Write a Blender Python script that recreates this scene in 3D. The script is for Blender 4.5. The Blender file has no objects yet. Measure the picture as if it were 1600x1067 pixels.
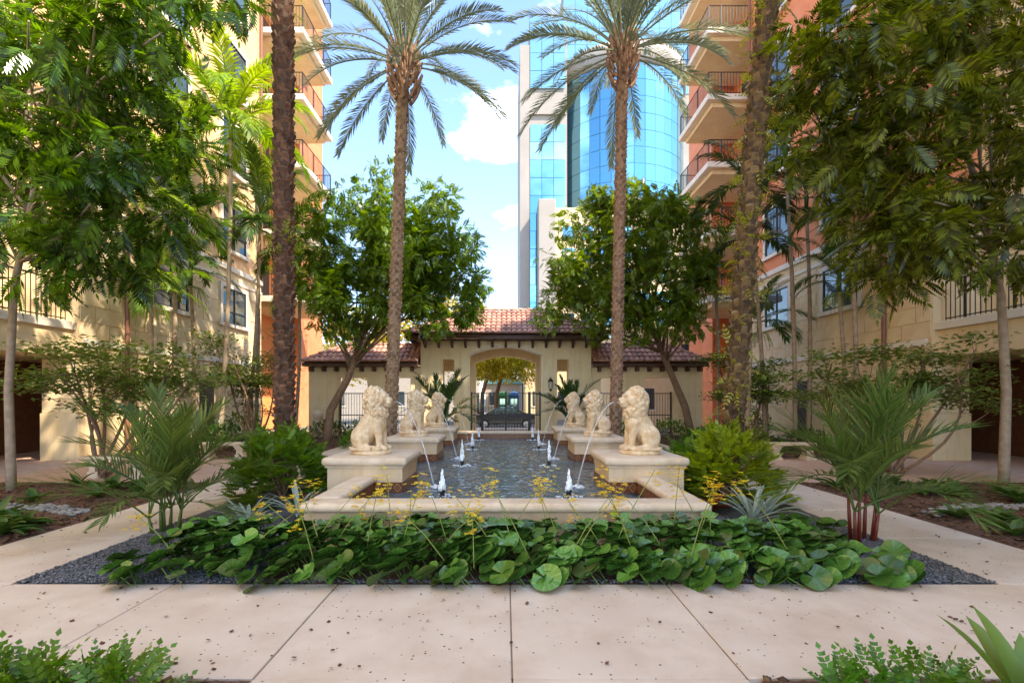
import bpy, bmesh, math, random
import numpy as np
from mathutils import Vector, Matrix, Quaternion
R = math.radians
S = bpy.context.scene
COL = S.collection
# ------------------------------------------------------------------ camera, sky, sun, exposure
cam_d = bpy.data.cameras.new('camera'); cam = bpy.data.objects.new('camera', cam_d); COL.objects.link(cam)
cam.location = (0, 0, 1.65); cam.rotation_euler = (R(90), 0, 0)
cam_d.sensor_width = 36; cam_d.lens = 16.875; cam_d.shift_x = 0.00625; cam_d.shift_y = 0.0553
cam_d.clip_start = 0.05; cam_d.clip_end = 3000
S.camera = cam
SUN_AZ, SUN_EL = R(125), R(50)          # azimuth measured from +Y towards +X
W = bpy.data.worlds.new('World'); S.world = W; W.use_nodes = True
nt = W.node_tree; nt.nodes.clear()
out = nt.nodes.new('ShaderNodeOutputWorld'); bg = nt.nodes.new('ShaderNodeBackground')
sky = nt.nodes.new('ShaderNodeTexSky'); sky.sky_type = 'NISHITA'; sky.sun_disc = False
sky.sun_elevation = SUN_EL; sky.sun_rotation = SUN_AZ; sky.air_density = 1.0; sky.dust_density = 0.4; sky.ozone_density = 2.5
tc = nt.nodes.new('ShaderNodeTexCoord')
mp = nt.nodes.new('ShaderNodeMapping'); mp.inputs['Scale'].default_value = (1, 1, 1.9); mp.inputs['Location'].default_value = (0.35, 0.1, 0.22)
nz = nt.nodes.new('ShaderNodeTexNoise'); nz.inputs['Scale'].default_value = 2.6; nz.inputs['Detail'].default_value = 9; nz.inputs['Roughness'].default_value = 0.56
rp = nt.nodes.new('ShaderNodeValToRGB'); rp.color_ramp.elements[0].position = 0.555; rp.color_ramp.elements[1].position = 0.72
mx = nt.nodes.new('ShaderNodeMixRGB'); mx.inputs['Color2'].default_value = (9.0, 9.0, 9.1, 1)
L = nt.links.new
L(tc.outputs['Generated'], mp.inputs['Vector']); L(mp.outputs['Vector'], nz.inputs['Vector']); L(nz.outputs['Fac'], rp.inputs['Fac'])
L(rp.outputs['Color'], mx.inputs['Fac']); L(sky.outputs['Color'], mx.inputs['Color1']); L(mx.outputs['Color'], bg.inputs['Color'])
bg.inputs['Strength'].default_value = 0.15; L(bg.outputs['Background'], out.inputs['Surface'])
sun_d = bpy.data.lights.new('sun', 'SUN'); sun_d.energy = 3.1; sun_d.angle = R(1.0); sun_d.color = (1.0, 0.87, 0.69)
sun = bpy.data.objects.new('sun', sun_d); COL.objects.link(sun)
sv = Vector((math.sin(SUN_AZ)*math.cos(SUN_EL), math.cos(SUN_AZ)*math.cos(SUN_EL), math.sin(SUN_EL)))
sun.rotation_euler = sv.to_track_quat('Z', 'Y').to_euler(); sun.location = (0, 0, 60)
S.view_settings.view_transform = 'Standard'; S.view_settings.look = 'None'; S.view_settings.gamma = 1
S.view_settings.exposure = 1.98
S.render.engine = 'CYCLES'
S.cycles.max_bounces = 8; S.cycles.diffuse_bounces = 4; S.cycles.transparent_max_bounces = 8

# ------------------------------------------------------------------ materials
MATS = {}
def mat(name, col, rough=0.7, col2=None, nscale=6.0, bump=0.0, bscale=40.0, metal=0.0, spec=0.5, island=0.0, transl=0.0, detail=5, contrast=(0.35, 0.65), obj_coord=True, builder=None):
    if name in MATS: return MATS[name]
    m = bpy.data.materials.new(name); m.use_nodes = True; t = m.node_tree; n = t.nodes; l = t.links.new
    b = n['Principled BSDF']; b.inputs['Roughness'].default_value = rough; b.inputs['Metallic'].default_value = metal
    b.inputs['Specular IOR Level'].default_value = spec
    c = (*col, 1)
    b.inputs['Base Color'].default_value = c
    co = n.new('ShaderNodeTexCoord'); vec = co.outputs['Object' if obj_coord else 'Generated']
    last = None
    if col2 is not None:
        z = n.new('ShaderNodeTexNoise'); z.inputs['Scale'].default_value = nscale; z.inputs['Detail'].default_value = detail; l(vec, z.inputs['Vector'])
        r = n.new('ShaderNodeValToRGB'); r.color_ramp.elements[0].position = contrast[0]; r.color_ramp.elements[1].position = contrast[1]
        r.color_ramp.elements[0].color = c; r.color_ramp.elements[1].color = (*col2, 1); l(z.outputs['Fac'], r.inputs['Fac']); last = r.outputs['Color']
    if island > 0:
        g = n.new('ShaderNodeNewGeometry'); h = n.new('ShaderNodeHueSaturation')
        mr = n.new('ShaderNodeMapRange'); mr.inputs['To Min'].default_value = 1-island; mr.inputs['To Max'].default_value = 1+island
        l(g.outputs['Random Per Island'], mr.inputs['Value']); l(mr.outputs['Result'], h.inputs['Value'])
        mh = n.new('ShaderNodeMapRange'); mh.inputs['To Min'].default_value = 0.5-island*0.05; mh.inputs['To Max'].default_value = 0.5+island*0.05
        oi = n.new('ShaderNodeObjectInfo'); l(oi.outputs['Random'], mh.inputs['Value']); l(mh.outputs['Result'], h.inputs['Hue'])
        h.inputs['Color'].default_value = c
        if last: l(last, h.inputs['Color'])
        last = h.outputs['Color']
    if last: l(last, b.inputs['Base Color'])
    if bump > 0:
        z2 = n.new('ShaderNodeTexNoise'); z2.inputs['Scale'].default_value = bscale; z2.inputs['Detail'].default_value = 6; l(vec, z2.inputs['Vector'])
        bp = n.new('ShaderNodeBump'); bp.inputs['Strength'].default_value = bump; bp.inputs['Distance'].default_value = 0.02
        l(z2.outputs['Fac'], bp.inputs['Height']); l(bp.outputs['Normal'], b.inputs['Normal'])
    if transl > 0:
        tr = n.new('ShaderNodeBsdfTranslucent'); ms = n.new('ShaderNodeMixShader'); ms.inputs['Fac'].default_value = transl
        hs = n.new('ShaderNodeHueSaturation'); hs.inputs['Value'].default_value = 1.9; hs.inputs['Saturation'].default_value = 1.1; hs.inputs['Hue'].default_value = 0.485
        hs.inputs['Color'].default_value = c
        if last: l(last, hs.inputs['Color'])
        l(hs.outputs['Color'], tr.inputs['Color'])
        l(b.outputs['BSDF'], ms.inputs[1]); l(tr.outputs['BSDF'], ms.inputs[2])
        l(ms.outputs['Shader'], n['Material Output'].inputs['Surface'])
    if builder: builder(m, t, n, l, b, vec)
    MATS[name] = m
    return m
def speckle(m, t, n, l, b, vec):            # dark pits of the cast paving
    geo = n.new('ShaderNodeNewGeometry')
    src = b.inputs['Base Color'].links[0].from_socket
    v = n.new('ShaderNodeTexVoronoi'); v.inputs['Scale'].default_value = 27; l(geo.outputs['Position'], v.inputs['Vector'])
    zz = n.new('ShaderNodeTexNoise'); zz.inputs['Scale'].default_value = 3.1; zz.inputs['Detail'].default_value = 3; l(geo.outputs['Position'], zz.inputs['Vector'])
    z3 = n.new('ShaderNodeTexNoise'); z3.inputs['Scale'].default_value = 55; l(geo.outputs['Position'], z3.inputs['Vector'])
    m1 = n.new('ShaderNodeMath'); m1.operation = 'MULTIPLY_ADD'; m1.inputs[1].default_value = 0.16; l(z3.outputs['Fac'], m1.inputs[0]); l(v.outputs['Distance'], m1.inputs[2])
    sep = n.new('ShaderNodeSeparateColor'); l(v.outputs['Color'], sep.inputs['Color'])
    m2 = n.new('ShaderNodeMath'); m2.operation = 'MULTIPLY'; l(sep.outputs['Red'], m2.inputs[0]); l(zz.outputs['Fac'], m2.inputs[1])
    m3 = n.new('ShaderNodeMapRange'); m3.inputs['From Min'].default_value = 0.26; m3.inputs['From Max'].default_value = 0.5; m3.inputs['To Min'].default_value = 0.0; m3.inputs['To Max'].default_value = 0.29; l(m2.outputs['Value'], m3.inputs['Value'])
    lt = n.new('ShaderNodeMath'); lt.operation = 'LESS_THAN'; l(m1.outputs['Value'], lt.inputs[0]); l(m3.outputs['Result'], lt.inputs[1])
    mm = n.new('ShaderNodeMixRGB'); mm.inputs['Color2'].default_value = (0.06, 0.045, 0.035, 1); l(lt.outputs['Value'], mm.inputs['Fac']); l(src, mm.inputs['Color1'])
    l(mm.outputs['Color'], b.inputs['Base Color'])
def tile_pattern(m, t, n, l, b, vec):       # ochre diamond motif printed on each glazed tile
    co = n.new('ShaderNodeTexCoord'); mp_ = n.new('ShaderNodeMapping'); l(co.outputs['Generated'], mp_.inputs['Vector'])
    sx = n.new('ShaderNodeSeparateXYZ'); l(mp_.outputs['Vector'], sx.inputs['Vector'])
    def cen(o):
        a = n.new('ShaderNodeMath'); a.operation = 'SUBTRACT'; a.inputs[1].default_value = 0.5; l(o, a.inputs[0])
        c_ = n.new('ShaderNodeMath'); c_.operation = 'ABSOLUTE'; l(a.outputs[0], c_.inputs[0]); return c_.outputs[0]
    ad = n.new('ShaderNodeMath'); ad.operation = 'ADD'; l(cen(sx.outputs['X']), ad.inputs[0]); l(cen(sx.outputs['Z']), ad.inputs[1])
    r = n.new('ShaderNodeValToRGB'); e = r.color_ramp.elements; e[0].position = 0.0; e[0].color = (0.45, 0.2, 0.06, 1); e[1].position = 1; e[1].color = (0.16, 0.05, 0.025, 1)
    for p, c in ((0.16, (0.12, 0.04, 0.02, 1)), (0.3, (0.14, 0.045, 0.02, 1)), (0.36, (0.5, 0.27, 0.09, 1)), (0.46, (0.14, 0.045, 0.02, 1))):
        k = e.new(p); k.color = c
    l(ad.outputs[0], r.inputs['Fac']); l(r.outputs['Color'], b.inputs['Base Color'])
def water_nodes(m, t, n, l, b, vec):
    z = n.new('ShaderNodeTexNoise'); z.inputs['Scale'].default_value = 2.4; z.inputs['Detail'].default_value = 2; z.inputs['Distortion'].default_value = 0.8; l(vec, z.inputs['Vector'])
    z2 = n.new('ShaderNodeTexNoise'); z2.inputs['Scale'].default_value = 6; z2.inputs['Detail'].default_value = 1; l(vec, z2.inputs['Vector'])
    a = n.new('ShaderNodeMath'); a.operation = 'MULTIPLY_ADD'; a.inputs[1].default_value = 0.4; l(z2.outputs['Fac'], a.inputs[0]); l(z.outputs['Fac'], a.inputs[2])
    bp = n.new('ShaderNodeBump'); bp.inputs['Strength'].default_value = 0.6; bp.inputs['Distance'].default_value = 0.10; l(a.outputs[0], bp.inputs['Height']); l(bp.outputs['Normal'], b.inputs['Normal'])
    b.inputs['Transmission Weight'].default_value = 0.25; b.inputs['IOR'].default_value = 1.42
def brick_nodes(m, t, n, l, b, vec):
    geo = n.new('ShaderNodeNewGeometry'); br = n.new('ShaderNodeTexBrick'); l(geo.outputs['Position'], br.inputs['Vector'])
    br.inputs['Scale'].default_value = 1.0; br.inputs['Brick Width'].default_value = 0.3; br.inputs['Row Height'].default_value = 0.15; br.inputs['Mortar Size'].default_value = 0.006
    br.inputs['Color1'].default_value = (0.62, 0.38, 0.27, 1); br.inputs['Color2'].default_value = (0.66, 0.47, 0.35, 1); br.inputs['Mortar'].default_value = (0.4, 0.28, 0.2, 1)
    l(br.outputs['Color'], b.inputs['Base Color'])

def streaks(m, t, n, l, b, vec):            # rain streaks and blotches of old render
    src = b.inputs['Base Color'].links[0].from_socket
    geo = n.new('ShaderNodeNewGeometry'); mp_ = n.new('ShaderNodeMapping'); mp_.inputs['Scale'].default_value = (5, 5, .45); l(geo.outputs['Position'], mp_.inputs['Vector'])
    z = n.new('ShaderNodeTexNoise'); z.inputs['Scale'].default_value = 1.6; z.inputs['Detail'].default_value = 6; z.inputs['Roughness'].default_value = .65; l(mp_.outputs['Vector'], z.inputs['Vector'])
    r_ = n.new('ShaderNodeMapRange'); r_.inputs['From Min'].default_value = .5; r_.inputs['From Max'].default_value = .75; r_.inputs['To Max'].default_value = .32; l(z.outputs['Fac'], r_.inputs['Value'])
    mm = n.new('ShaderNodeMixRGB'); mm.blend_type = 'MULTIPLY'; mm.inputs['Color2'].default_value = (.55, .45, .34, 1); l(r_.outputs['Result'], mm.inputs['Fac']); l(src, mm.inputs['Color1']); l(mm.outputs['Color'], b.inputs['Base Color'])
def paving_wear(m, t, n, l, b, vec):
    speckle(m, t, n, l, b, vec); src = b.inputs['Base Color'].links[0].from_socket; geo = n.new('ShaderNodeNewGeometry')
    z = n.new('ShaderNodeTexNoise'); z.inputs['Scale'].default_value = 1.3; z.inputs['Detail'].default_value = 8; z.inputs['Roughness'].default_value = .7; l(geo.outputs['Position'], z.inputs['Vector'])
    r_ = n.new('ShaderNodeMapRange'); r_.inputs['From Min'].default_value = .48; r_.inputs['From Max'].default_value = .72; r_.inputs['To Max'].default_value = .5; l(z.outputs['Fac'], r_.inputs['Value'])
    mm = n.new('ShaderNodeMixRGB'); mm.blend_type = 'MULTIPLY'; mm.inputs['Color2'].default_value = (.72, .60, .47, 1); l(r_.outputs['Result'], mm.inputs['Fac']); l(src, mm.inputs['Color1']); l(mm.outputs['Color'], b.inputs['Base Color'])
M_slab = mat('cast_stone_paving', (0.62, 0.497, 0.378), 0.75, (0.69, 0.575, 0.45), 2.0, 0.12, 90, builder=paving_wear)
M_cast = mat('cast_stone', (0.66, 0.51, 0.34), 0.7, (0.74, 0.61, 0.45), 5, 0.25, 60, builder=streaks)
M_ped = mat('pedestal_render', (0.62, 0.45, 0.26), 0.75, (0.70, 0.54, 0.35), 3, 0.2, 50, builder=streaks)
M_lion = mat('carved_stone', (0.64, 0.44, 0.24), 0.75, (0.83, 0.67, 0.45), 11, 0.35, 70, builder=streaks)
M_cream = mat('cream_render', (0.71, 0.53, 0.29), 0.8, (0.77, 0.60, 0.36), 1.5, 0.1, 60, builder=streaks)
M_block = mat('stone_cladding', (0.70, 0.52, 0.29), 0.75, (0.77, 0.61, 0.38), 2.0, 0.1, 50, island=0.05)
M_yellow = mat('pavilion_render', (0.84, 0.67, 0.40), 0.8, (0.87, 0.72, 0.46), 1.6, 0.1, 60, builder=streaks)
M_salmon = mat('salmon_render', (0.70, 0.22, 0.085), 0.8, (0.74, 0.275, 0.125), 2, 0.3, 30)
M_salmon_sunlit = mat('sunlit_salmon_render', (0.74, 0.44, 0.20), 0.8, (0.78, 0.50, 0.26), 2, 0.3, 30)  # salmon render of the left block, sunlight put into its paler colour
M_orange = mat('orange_render', (0.72, 0.27, 0.07), 0.8, (0.76, 0.32, 0.10), 2, 0.1, 50)
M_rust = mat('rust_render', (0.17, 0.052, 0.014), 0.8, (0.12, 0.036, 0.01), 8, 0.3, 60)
M_trim = mat('white_trim', (0.78, 0.70, 0.57), 0.6, (0.72, 0.63, 0.5), 3, 0.05, 40)
M_iron = mat('black_iron', (0.018, 0.016, 0.015), 0.45)
M_wood = mat('dark_wood', (0.075, 0.032, 0.02), 0.6, (0.11, 0.05, 0.03), 8)
M_tile = mat('clay_roof_tile', (0.36, 0.16, 0.115), 0.7, (0.50, 0.29, 0.22), 4, 0.1, 40, island=0.25)
M_deco = mat('glazed_tile', (0.3, 0.12, 0.05), 0.35, builder=tile_pattern)
M_basin = mat('pool_basin', (0.14, 0.18, 0.20), 0.6, (0.22, 0.26, 0.27), 5, 0, contrast=(0.42, 0.6))
M_water = mat('water', (0.12, 0.175, 0.20), 0.02, builder=water_nodes)
M_foam = mat('white_water', (0.90, 0.92, 0.93), 0.35, transl=0.35)
M_stream = mat('clear_water', (0.92, 0.94, 0.95), 0.08, builder=lambda m, t, n, l, b, vec: setattr(b.inputs['Transmission Weight'], 'default_value', 0.6))
M_mulch = mat('bark_mulch', (0.085, 0.038, 0.02), 0.9, (0.17, 0.08, 0.045), 30, 0.8, 45)
M_chip = mat('bark_chip', (0.13, 0.06, 0.03), 0.9, island=0.5)
M_gravel = mat('dark_gravel_bed', (0.06, 0.06, 0.065), 0.8, (0.15, 0.15, 0.155), 60, 0.8, 60)
M_stone = mat('dark_gravel', (0.125, 0.125, 0.13), 0.7, island=0.55)
M_pebble = mat('pale_pebble', (0.24, 0.22, 0.19), 0.7, island=0.4)
M_brick = mat('brick_paving', (0.6, 0.4, 0.3), 0.8, builder=brick_nodes)
M_soil = mat('soil_ground', (0.20, 0.16, 0.12), 0.9, (0.16, 0.12, 0.09), 2)
M_asphalt = mat('asphalt', (0.10, 0.10, 0.10), 0.9, (0.13, 0.13, 0.13), 5, 0.2, 60)
M_walk = mat('street_pavement', (0.38, 0.34, 0.29), 0.8, (0.43, 0.38, 0.33), 3)
M_bark = mat('palm_bark', (0.06, 0.032, 0.018), 0.9, (0.10, 0.06, 0.035), 12, 0.5, 30)
M_boot = mat('palm_leaf_base', (0.20, 0.115, 0.058), 0.9, (0.08, 0.04, 0.02), 9, 0.5, 50, island=0.4)
M_bark2 = mat('date_palm_bark', (0.26, 0.17, 0.10), 0.9, (0.36, 0.25, 0.16), 12, 0.5, 40)
M_boot2 = mat('date_palm_leaf_base', (0.36, 0.24, 0.14), 0.9, (0.24, 0.14, 0.08), 9, 0.4, 50, island=0.3)
M_slim = mat('ringed_palm_bark', (0.40, 0.31, 0.22), 0.85, (0.30, 0.22, 0.15), 9, 0.3, 30)
M_limb = mat('tree_bark', (0.20, 0.12, 0.075), 0.9, (0.28, 0.18, 0.11), 10, 0.5, 25)
def leafm(name, col, isl=0.35, tr=0.3, rough=0.42, spec=0.45): return mat(name, (col[0]*1.12, col[1], col[2]*0.62), rough, island=isl, transl=tr, spec=spec)
M_fern = leafm('fern_tree_leaf', (0.068, 0.130, 0.020), 0.75, 0.42, 0.25)
M_mid = leafm('round_tree_leaf', (0.095, 0.19, 0.025), 0.55, 0.38, 0.35)
M_shrub = leafm('small_tree_leaf', (0.11, 0.20, 0.05), 0.4)
M_date = leafm('date_palm_leaf', (0.175, 0.225, 0.21), 0.3, 0.25, 0.45)
M_lime = leafm('bright_palm_leaf', (0.15, 0.27, 0.03), 0.35, 0.45)
M_areca = leafm('slim_palm_leaf', (0.06, 0.125, 0.03), 0.35, 0.3)
M_dpalm = leafm('dark_palm_leaf', (0.032, 0.075, 0.022), 0.35, 0.2)
M_fpalm = leafm('feather_palm_leaf', (0.085, 0.15, 0.045), 0.35, 0.25)
M_yellowleaf = leafm('yellow_tree_leaf', (0.38, 0.36, 0.06), 0.4, 0.45)
M_phil = leafm('lobed_leaf', (0.075, 0.19, 0.022), 0.4, 0.3)
M_phil2 = leafm('yellow_green_leaf', (0.20, 0.30, 0.03), 0.4, 0.4)
M_ground = leafm('ground_cover_leaf', (0.05, 0.11, 0.03), 0.45, 0.2)
M_red = leafm('red_leaf', (0.13, 0.025, 0.015), 0.4, 0.2)
M_redfl = leafm('red_flower', (0.6, 0.03, 0.03), 0.3, 0.2)
M_silver = leafm('silver_leaf', (0.30, 0.40, 0.52), 0.25, 0.2, 0.6)
M_brom = leafm('bromeliad_leaf', (0.12, 0.22, 0.06), 0.25, 0.25)
M_yfl = leafm('yellow_flower', (0.70, 0.60, 0.03), 0.2, 0.25)
M_stalk = mat('flower_stalk', (0.22, 0.26, 0.05), 0.6)
M_redstem = mat('red_stem', (0.15, 0.025, 0.014), 0.4)
M_epi = leafm('epiphyte_leaf', (0.24, 0.30, 0.06), 0.35, 0.35)
def leop_nodes(m, t, n, l, b, vec):         # paler radiating veins of the leaf itself
    co = n.new('ShaderNodeTexCoord'); g = n.new('ShaderNodeTexGradient'); g.gradient_type = 'RADIAL'; l(co.outputs['Object'], g.inputs['Vector'])
    mu = n.new('ShaderNodeMath'); mu.operation = 'MULTIPLY'; mu.inputs[1].default_value = 13; l(g.outputs['Fac'], mu.inputs[0])
    fr = n.new('ShaderNodeMath'); fr.operation = 'PINGPONG'; fr.inputs[1].default_value = 0.5; l(mu.outputs[0], fr.inputs[0])
    r = n.new('ShaderNodeValToRGB'); r.color_ramp.elements[0].color = (0.12, 0.21, 0.035, 1); r.color_ramp.elements[1].color = (0.060, 0.140, 0.019, 1); r.color_ramp.elements[1].position = 0.14; l(fr.outputs[0], r.inputs['Fac'])
    oi = n.new('ShaderNodeObjectInfo'); h = n.new('ShaderNodeHueSaturation'); mr = n.new('ShaderNodeMapRange'); mr.inputs['To Min'].default_value = 0.55; mr.inputs['To Max'].default_value = 1.7
    l(oi.outputs['Random'], mr.inputs['Value']); l(mr.outputs['Result'], h.inputs['Value']); l(r.outputs['Color'], h.inputs['Color']); l(h.outputs['Color'], b.inputs['Base Color'])
M_leop = mat('leopard_plant_leaf', (0.04, 0.11, 0.025), 0.22, spec=0.5, builder=leop_nodes)
M_glass = mat('blue_mirror_glass', (0.17, 0.38, 0.50), 0.03, metal=0.9, island=0.12)
M_glass2 = mat('pale_mirror_glass', (0.34, 0.55, 0.58), 0.05, metal=0.85, island=0.10)
M_win = mat('window_glass', (0.05, 0.07, 0.08), 0.03, spec=0.9)
M_tower = mat('tower_stone', (0.29, 0.26, 0.23), 0.8, (0.32, 0.29, 0.26), 0.3)
M_carpaint = mat('dark_car_paint', (0.015, 0.017, 0.02), 0.15, spec=0.7)
M_tyre = mat('rubber', (0.02, 0.02, 0.02), 0.9)
M_alloy = mat('alloy', (0.6, 0.6, 0.6), 0.3, metal=0.9)
M_green = mat('green_paint', (0.08, 0.4, 0.08), 0.5); M_blue = mat('blue_paint', (0.05, 0.2, 0.5), 0.5); M_teal = mat('teal_paint', (0.12, 0.36, 0.38), 0.5)
M_lamp = mat('lantern_glass', (0.55, 0.5, 0.4), 0.2)
M_pipe = mat('brown_pipe', (0.22, 0.09, 0.05), 0.5)
M_white = mat('white_paint', (0.8, 0.78, 0.74), 0.6)

# ------------------------------------------------------------------ helpers
def new_obj(name, data, parent=None, loc=(0, 0, 0), rot=(0, 0, 0), scale=(1, 1, 1)):
    o = bpy.data.objects.new(name, data); COL.objects.link(o); o.parent = parent
    o.location = loc; o.rotation_euler = rot; o.scale = scale; return o
def tag(o, label=None, cat=None, group=None, kind=None):
    if label: o['label'] = label
    if cat: o['category'] = cat
    if group: o['group'] = group
    if kind: o['kind'] = kind
    return o
def thing(name, label, cat, loc=(0, 0, 0), rz=0, group=None):
    return tag(new_obj(name, None, None, loc, (0, 0, rz)), label, cat, group)
class MB:
    def __init__(s): s.v = []; s.f = []
    def add(s, vs, fs):
        o = len(s.v); s.v.extend([tuple(p) for p in vs]); s.f.extend([tuple(i+o for i in f) for f in fs]); return s
    def box(s, x0, x1, y0, y1, z0, z1):
        v = [(x, y, z) for z in (z0, z1) for y in (y0, y1) for x in (x0, x1)]
        return s.add(v, [(0, 2, 3, 1), (4, 5, 7, 6), (0, 1, 5, 4), (2, 6, 7, 3), (0, 4, 6, 2), (1, 3, 7, 5)])
    def tube(s, pts, rad, n=8, cap=True):
        pts = [Vector(p) for p in pts]; k = len(pts); vs = []
        if not hasattr(rad, '__len__'): rad = [rad]*k
        ref = Vector((1, 0, 0)) if abs((pts[-1]-pts[0]).normalized().x) < 0.8 else Vector((0, 1, 0))
        for i, p in enumerate(pts):
            d = (pts[min(i+1, k-1)]-pts[max(i-1, 0)]).normalized()
            a = d.cross(ref).normalized(); b = d.cross(a)
            for j in range(n):
                t = 2*math.pi*j/n; vs.append(p+(a*math.cos(t)+b*math.sin(t))*rad[i])
        fs = [(i*n+j, i*n+(j+1) % n, (i+1)*n+(j+1) % n, (i+1)*n+j) for i in range(k-1) for j in range(n)]
        if cap: fs += [tuple(range(n))[::-1], tuple((k-1)*n+j for j in range(n))]
        return s.add(vs, fs)
    def lathe(s, prof, n=20, c=(0, 0)):
        vs = []; k = len(prof)
        for r, z in prof:
            for j in range(n):
                t = 2*math.pi*j/n; vs.append((c[0]+r*math.cos(t), c[1]+r*math.sin(t), z))
        fs = [(i*n+j, i*n+(j+1) % n, (i+1)*n+(j+1) % n, (i+1)*n+j) for i in range(k-1) for j in range(n)]
        fs += [tuple(range(n))[::-1], tuple((k-1)*n+j for j in range(n))]
        return s.add(vs, fs)
    def ell(s, c, r, nu=14, nv=9, rot=None):
        vs = []; c = Vector(c)
        for i in range(nv+1):
            ph = math.pi*i/nv
            for j in range(nu):
                t = 2*math.pi*j/nu
                p = Vector((r[0]*math.sin(ph)*math.cos(t), r[1]*math.sin(ph)*math.sin(t), r[2]*math.cos(ph)))
                if rot: p = rot @ p
                vs.append(c+p)
        fs = [(i*nu+j, (i+1)*nu+j, (i+1)*nu+(j+1) % nu, i*nu+(j+1) % nu) for i in range(nv) for j in range(nu)]
        return s.add(vs, fs)
    def cap(s, a, b, ra, rb, n=12):                       # closed tapered capsule
        a = Vector(a); b = Vector(b); d = (b-a).normalized(); P = []; Q = []
        for t in (-1, -0.8, -0.45, 0): P.append(a+d*ra*t); Q.append(ra*math.sqrt(max(0.001, 1-t*t)))
        for t in (0, 0.45, 0.8, 1): P.append(b+d*rb*t); Q.append(rb*math.sqrt(max(0.001, 1-t*t)))
        return s.tube(P, Q, n)
    def mesh(s, name='m'):
        me = bpy.data.meshes.new(name); me.from_pydata(s.v, [], s.f); me.update(); return me
    def build(s, name, m, parent=None, smooth=False, bevel=0.0, seg=2, world=True, kind=None):
        if parent is not None and world:
            q = parent; L0 = Vector((0, 0, 0))
            while q is not None: L0 = L0+q.location; q = q.parent
            s.v = [(p[0]-L0.x, p[1]-L0.y, p[2]-L0.z) for p in s.v]
        me = s.mesh(name)
        if bevel > 0:
            bm = bmesh.new(); bm.from_mesh(me); bmesh.ops.remove_doubles(bm, verts=bm.verts, dist=1e-5)
            bmesh.ops.bevel(bm, geom=bm.edges[:], offset=bevel, segments=seg, profile=0.5, affect='EDGES', clamp_overlap=True); bm.to_mesh(me); bm.free()
        me.materials.append(m)
        if smooth: me.polygons.foreach_set('use_smooth', [True]*len(me.polygons))
        o = new_obj(name, me, parent)
        if kind: o['kind'] = kind
        return o
def fast_mesh(name, V, F, m, smooth=False):               # V (n,3) array, F list/array of equal-length faces
    me = bpy.data.meshes.new(name); V = np.asarray(V, np.float32); F = np.asarray(F, np.int32); k = F.shape[1]
    me.vertices.add(len(V)); me.vertices.foreach_set('co', V.ravel())
    me.loops.add(F.size); me.loops.foreach_set('vertex_index', F.ravel())
    me.polygons.add(len(F)); me.polygons.foreach_set('loop_start', np.arange(0, F.size, k, dtype=np.int32)); me.polygons.foreach_set('loop_total', np.full(len(F), k, np.int32))
    me.update(calc_edges=True); me.validate(); me.materials.append(m)
    if smooth: me.polygons.foreach_set('use_smooth', [True]*len(me.polygons))
    return me
def nrm(a): return a/np.maximum(np.linalg.norm(a, axis=-1, keepdims=True), 1e-9)
def scatter(T, P, D, N, Sc):
    """template (V,F quads; axis +X, normal +Z) placed at P along D with normal N and scale Sc"""
    V, F = T; V = np.asarray(V, float); F = np.asarray(F, int)
    D = nrm(D); N = nrm(N - (N*D).sum(1, keepdims=True)*D); Y = np.cross(N, D)
    W_ = P[:, None, :] + Sc[:, None, None]*(V[None, :, 0:1]*D[:, None, :] + V[None, :, 1:2]*Y[:, None, :] + V[None, :, 2:3]*N[:, None, :])
    n = len(P); FF = (F[None]+(np.arange(n)*len(V))[:, None, None]).reshape(-1, F.shape[1])
    return W_.reshape(-1, 3), FF
def blade(base, tip, w, nvec, mid=0.4):                    # leaflet quad: base, side, tip, side
    base = Vector(base); tip = Vector(tip); d = tip-base; s = d.cross(Vector(nvec)).normalized()*w/2
    m_ = base+d*mid
    return [base, m_+s, tip, m_-s]
def pinnate(pairs, L_, ll, lw, ang=60, droop=0.15, first=0.12, fold=0.25, endl=1.0, tip_scale=0.6):
    V = []; F = []
    def z(t): return -droop*L_*t*t
    for i in range(6):
        pass
    def q(vs): F.append(tuple(range(len(V), len(V)+4))); V.extend([tuple(x) for x in vs])
    q([(0, -0.006*L_, 0), (0, 0.006*L_, 0), (L_*0.5, 0.005*L_, z(0.5)), (L_*0.5, -0.005*L_, z(0.5))]); q([(L_*0.5, -0.005*L_, z(.5)), (L_*0.5, 0.005*L_, z(.5)), (L_, 0.002*L_, z(1)), (L_, -0.002*L_, z(1))])
    for i in range(pairs):
        t = first+(1-first)*i/(pairs-0.0); sc = math.sin(math.pi*(0.22+0.62*t))*(1 if t < 0.6 else 1-(t-0.6)*(1-tip_scale)/0.4)
        for sg in (-1, 1):
            a = R(ang*(1-0.35*t)); dx, dy = math.cos(a), math.sin(a)*sg
            b0 = (L_*t, 0, z(t)); tp = (L_*t+ll*sc*dx, ll*sc*dy, z(t)-fold*ll*sc)
            q(blade(b0, tp, lw*(0.6+0.4*sc), (0, 0, 1)))
    q(blade((L_, 0, z(1)), (L_+ll*0.7*endl, 0, z(1)-0.2*ll), lw, (0, 0, 1)))
    return np.array(V, float), np.array(F, int)
def simple_leaf(l, w, fold=0.12):
    V = [(0, 0, 0), (l*0.45, w/2, fold*w), (l, 0, -0.1*l), (l*0.45, -w/2, fold*w)]
    return np.array(V, float), np.array([(0, 1, 2, 3)], int)
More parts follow.
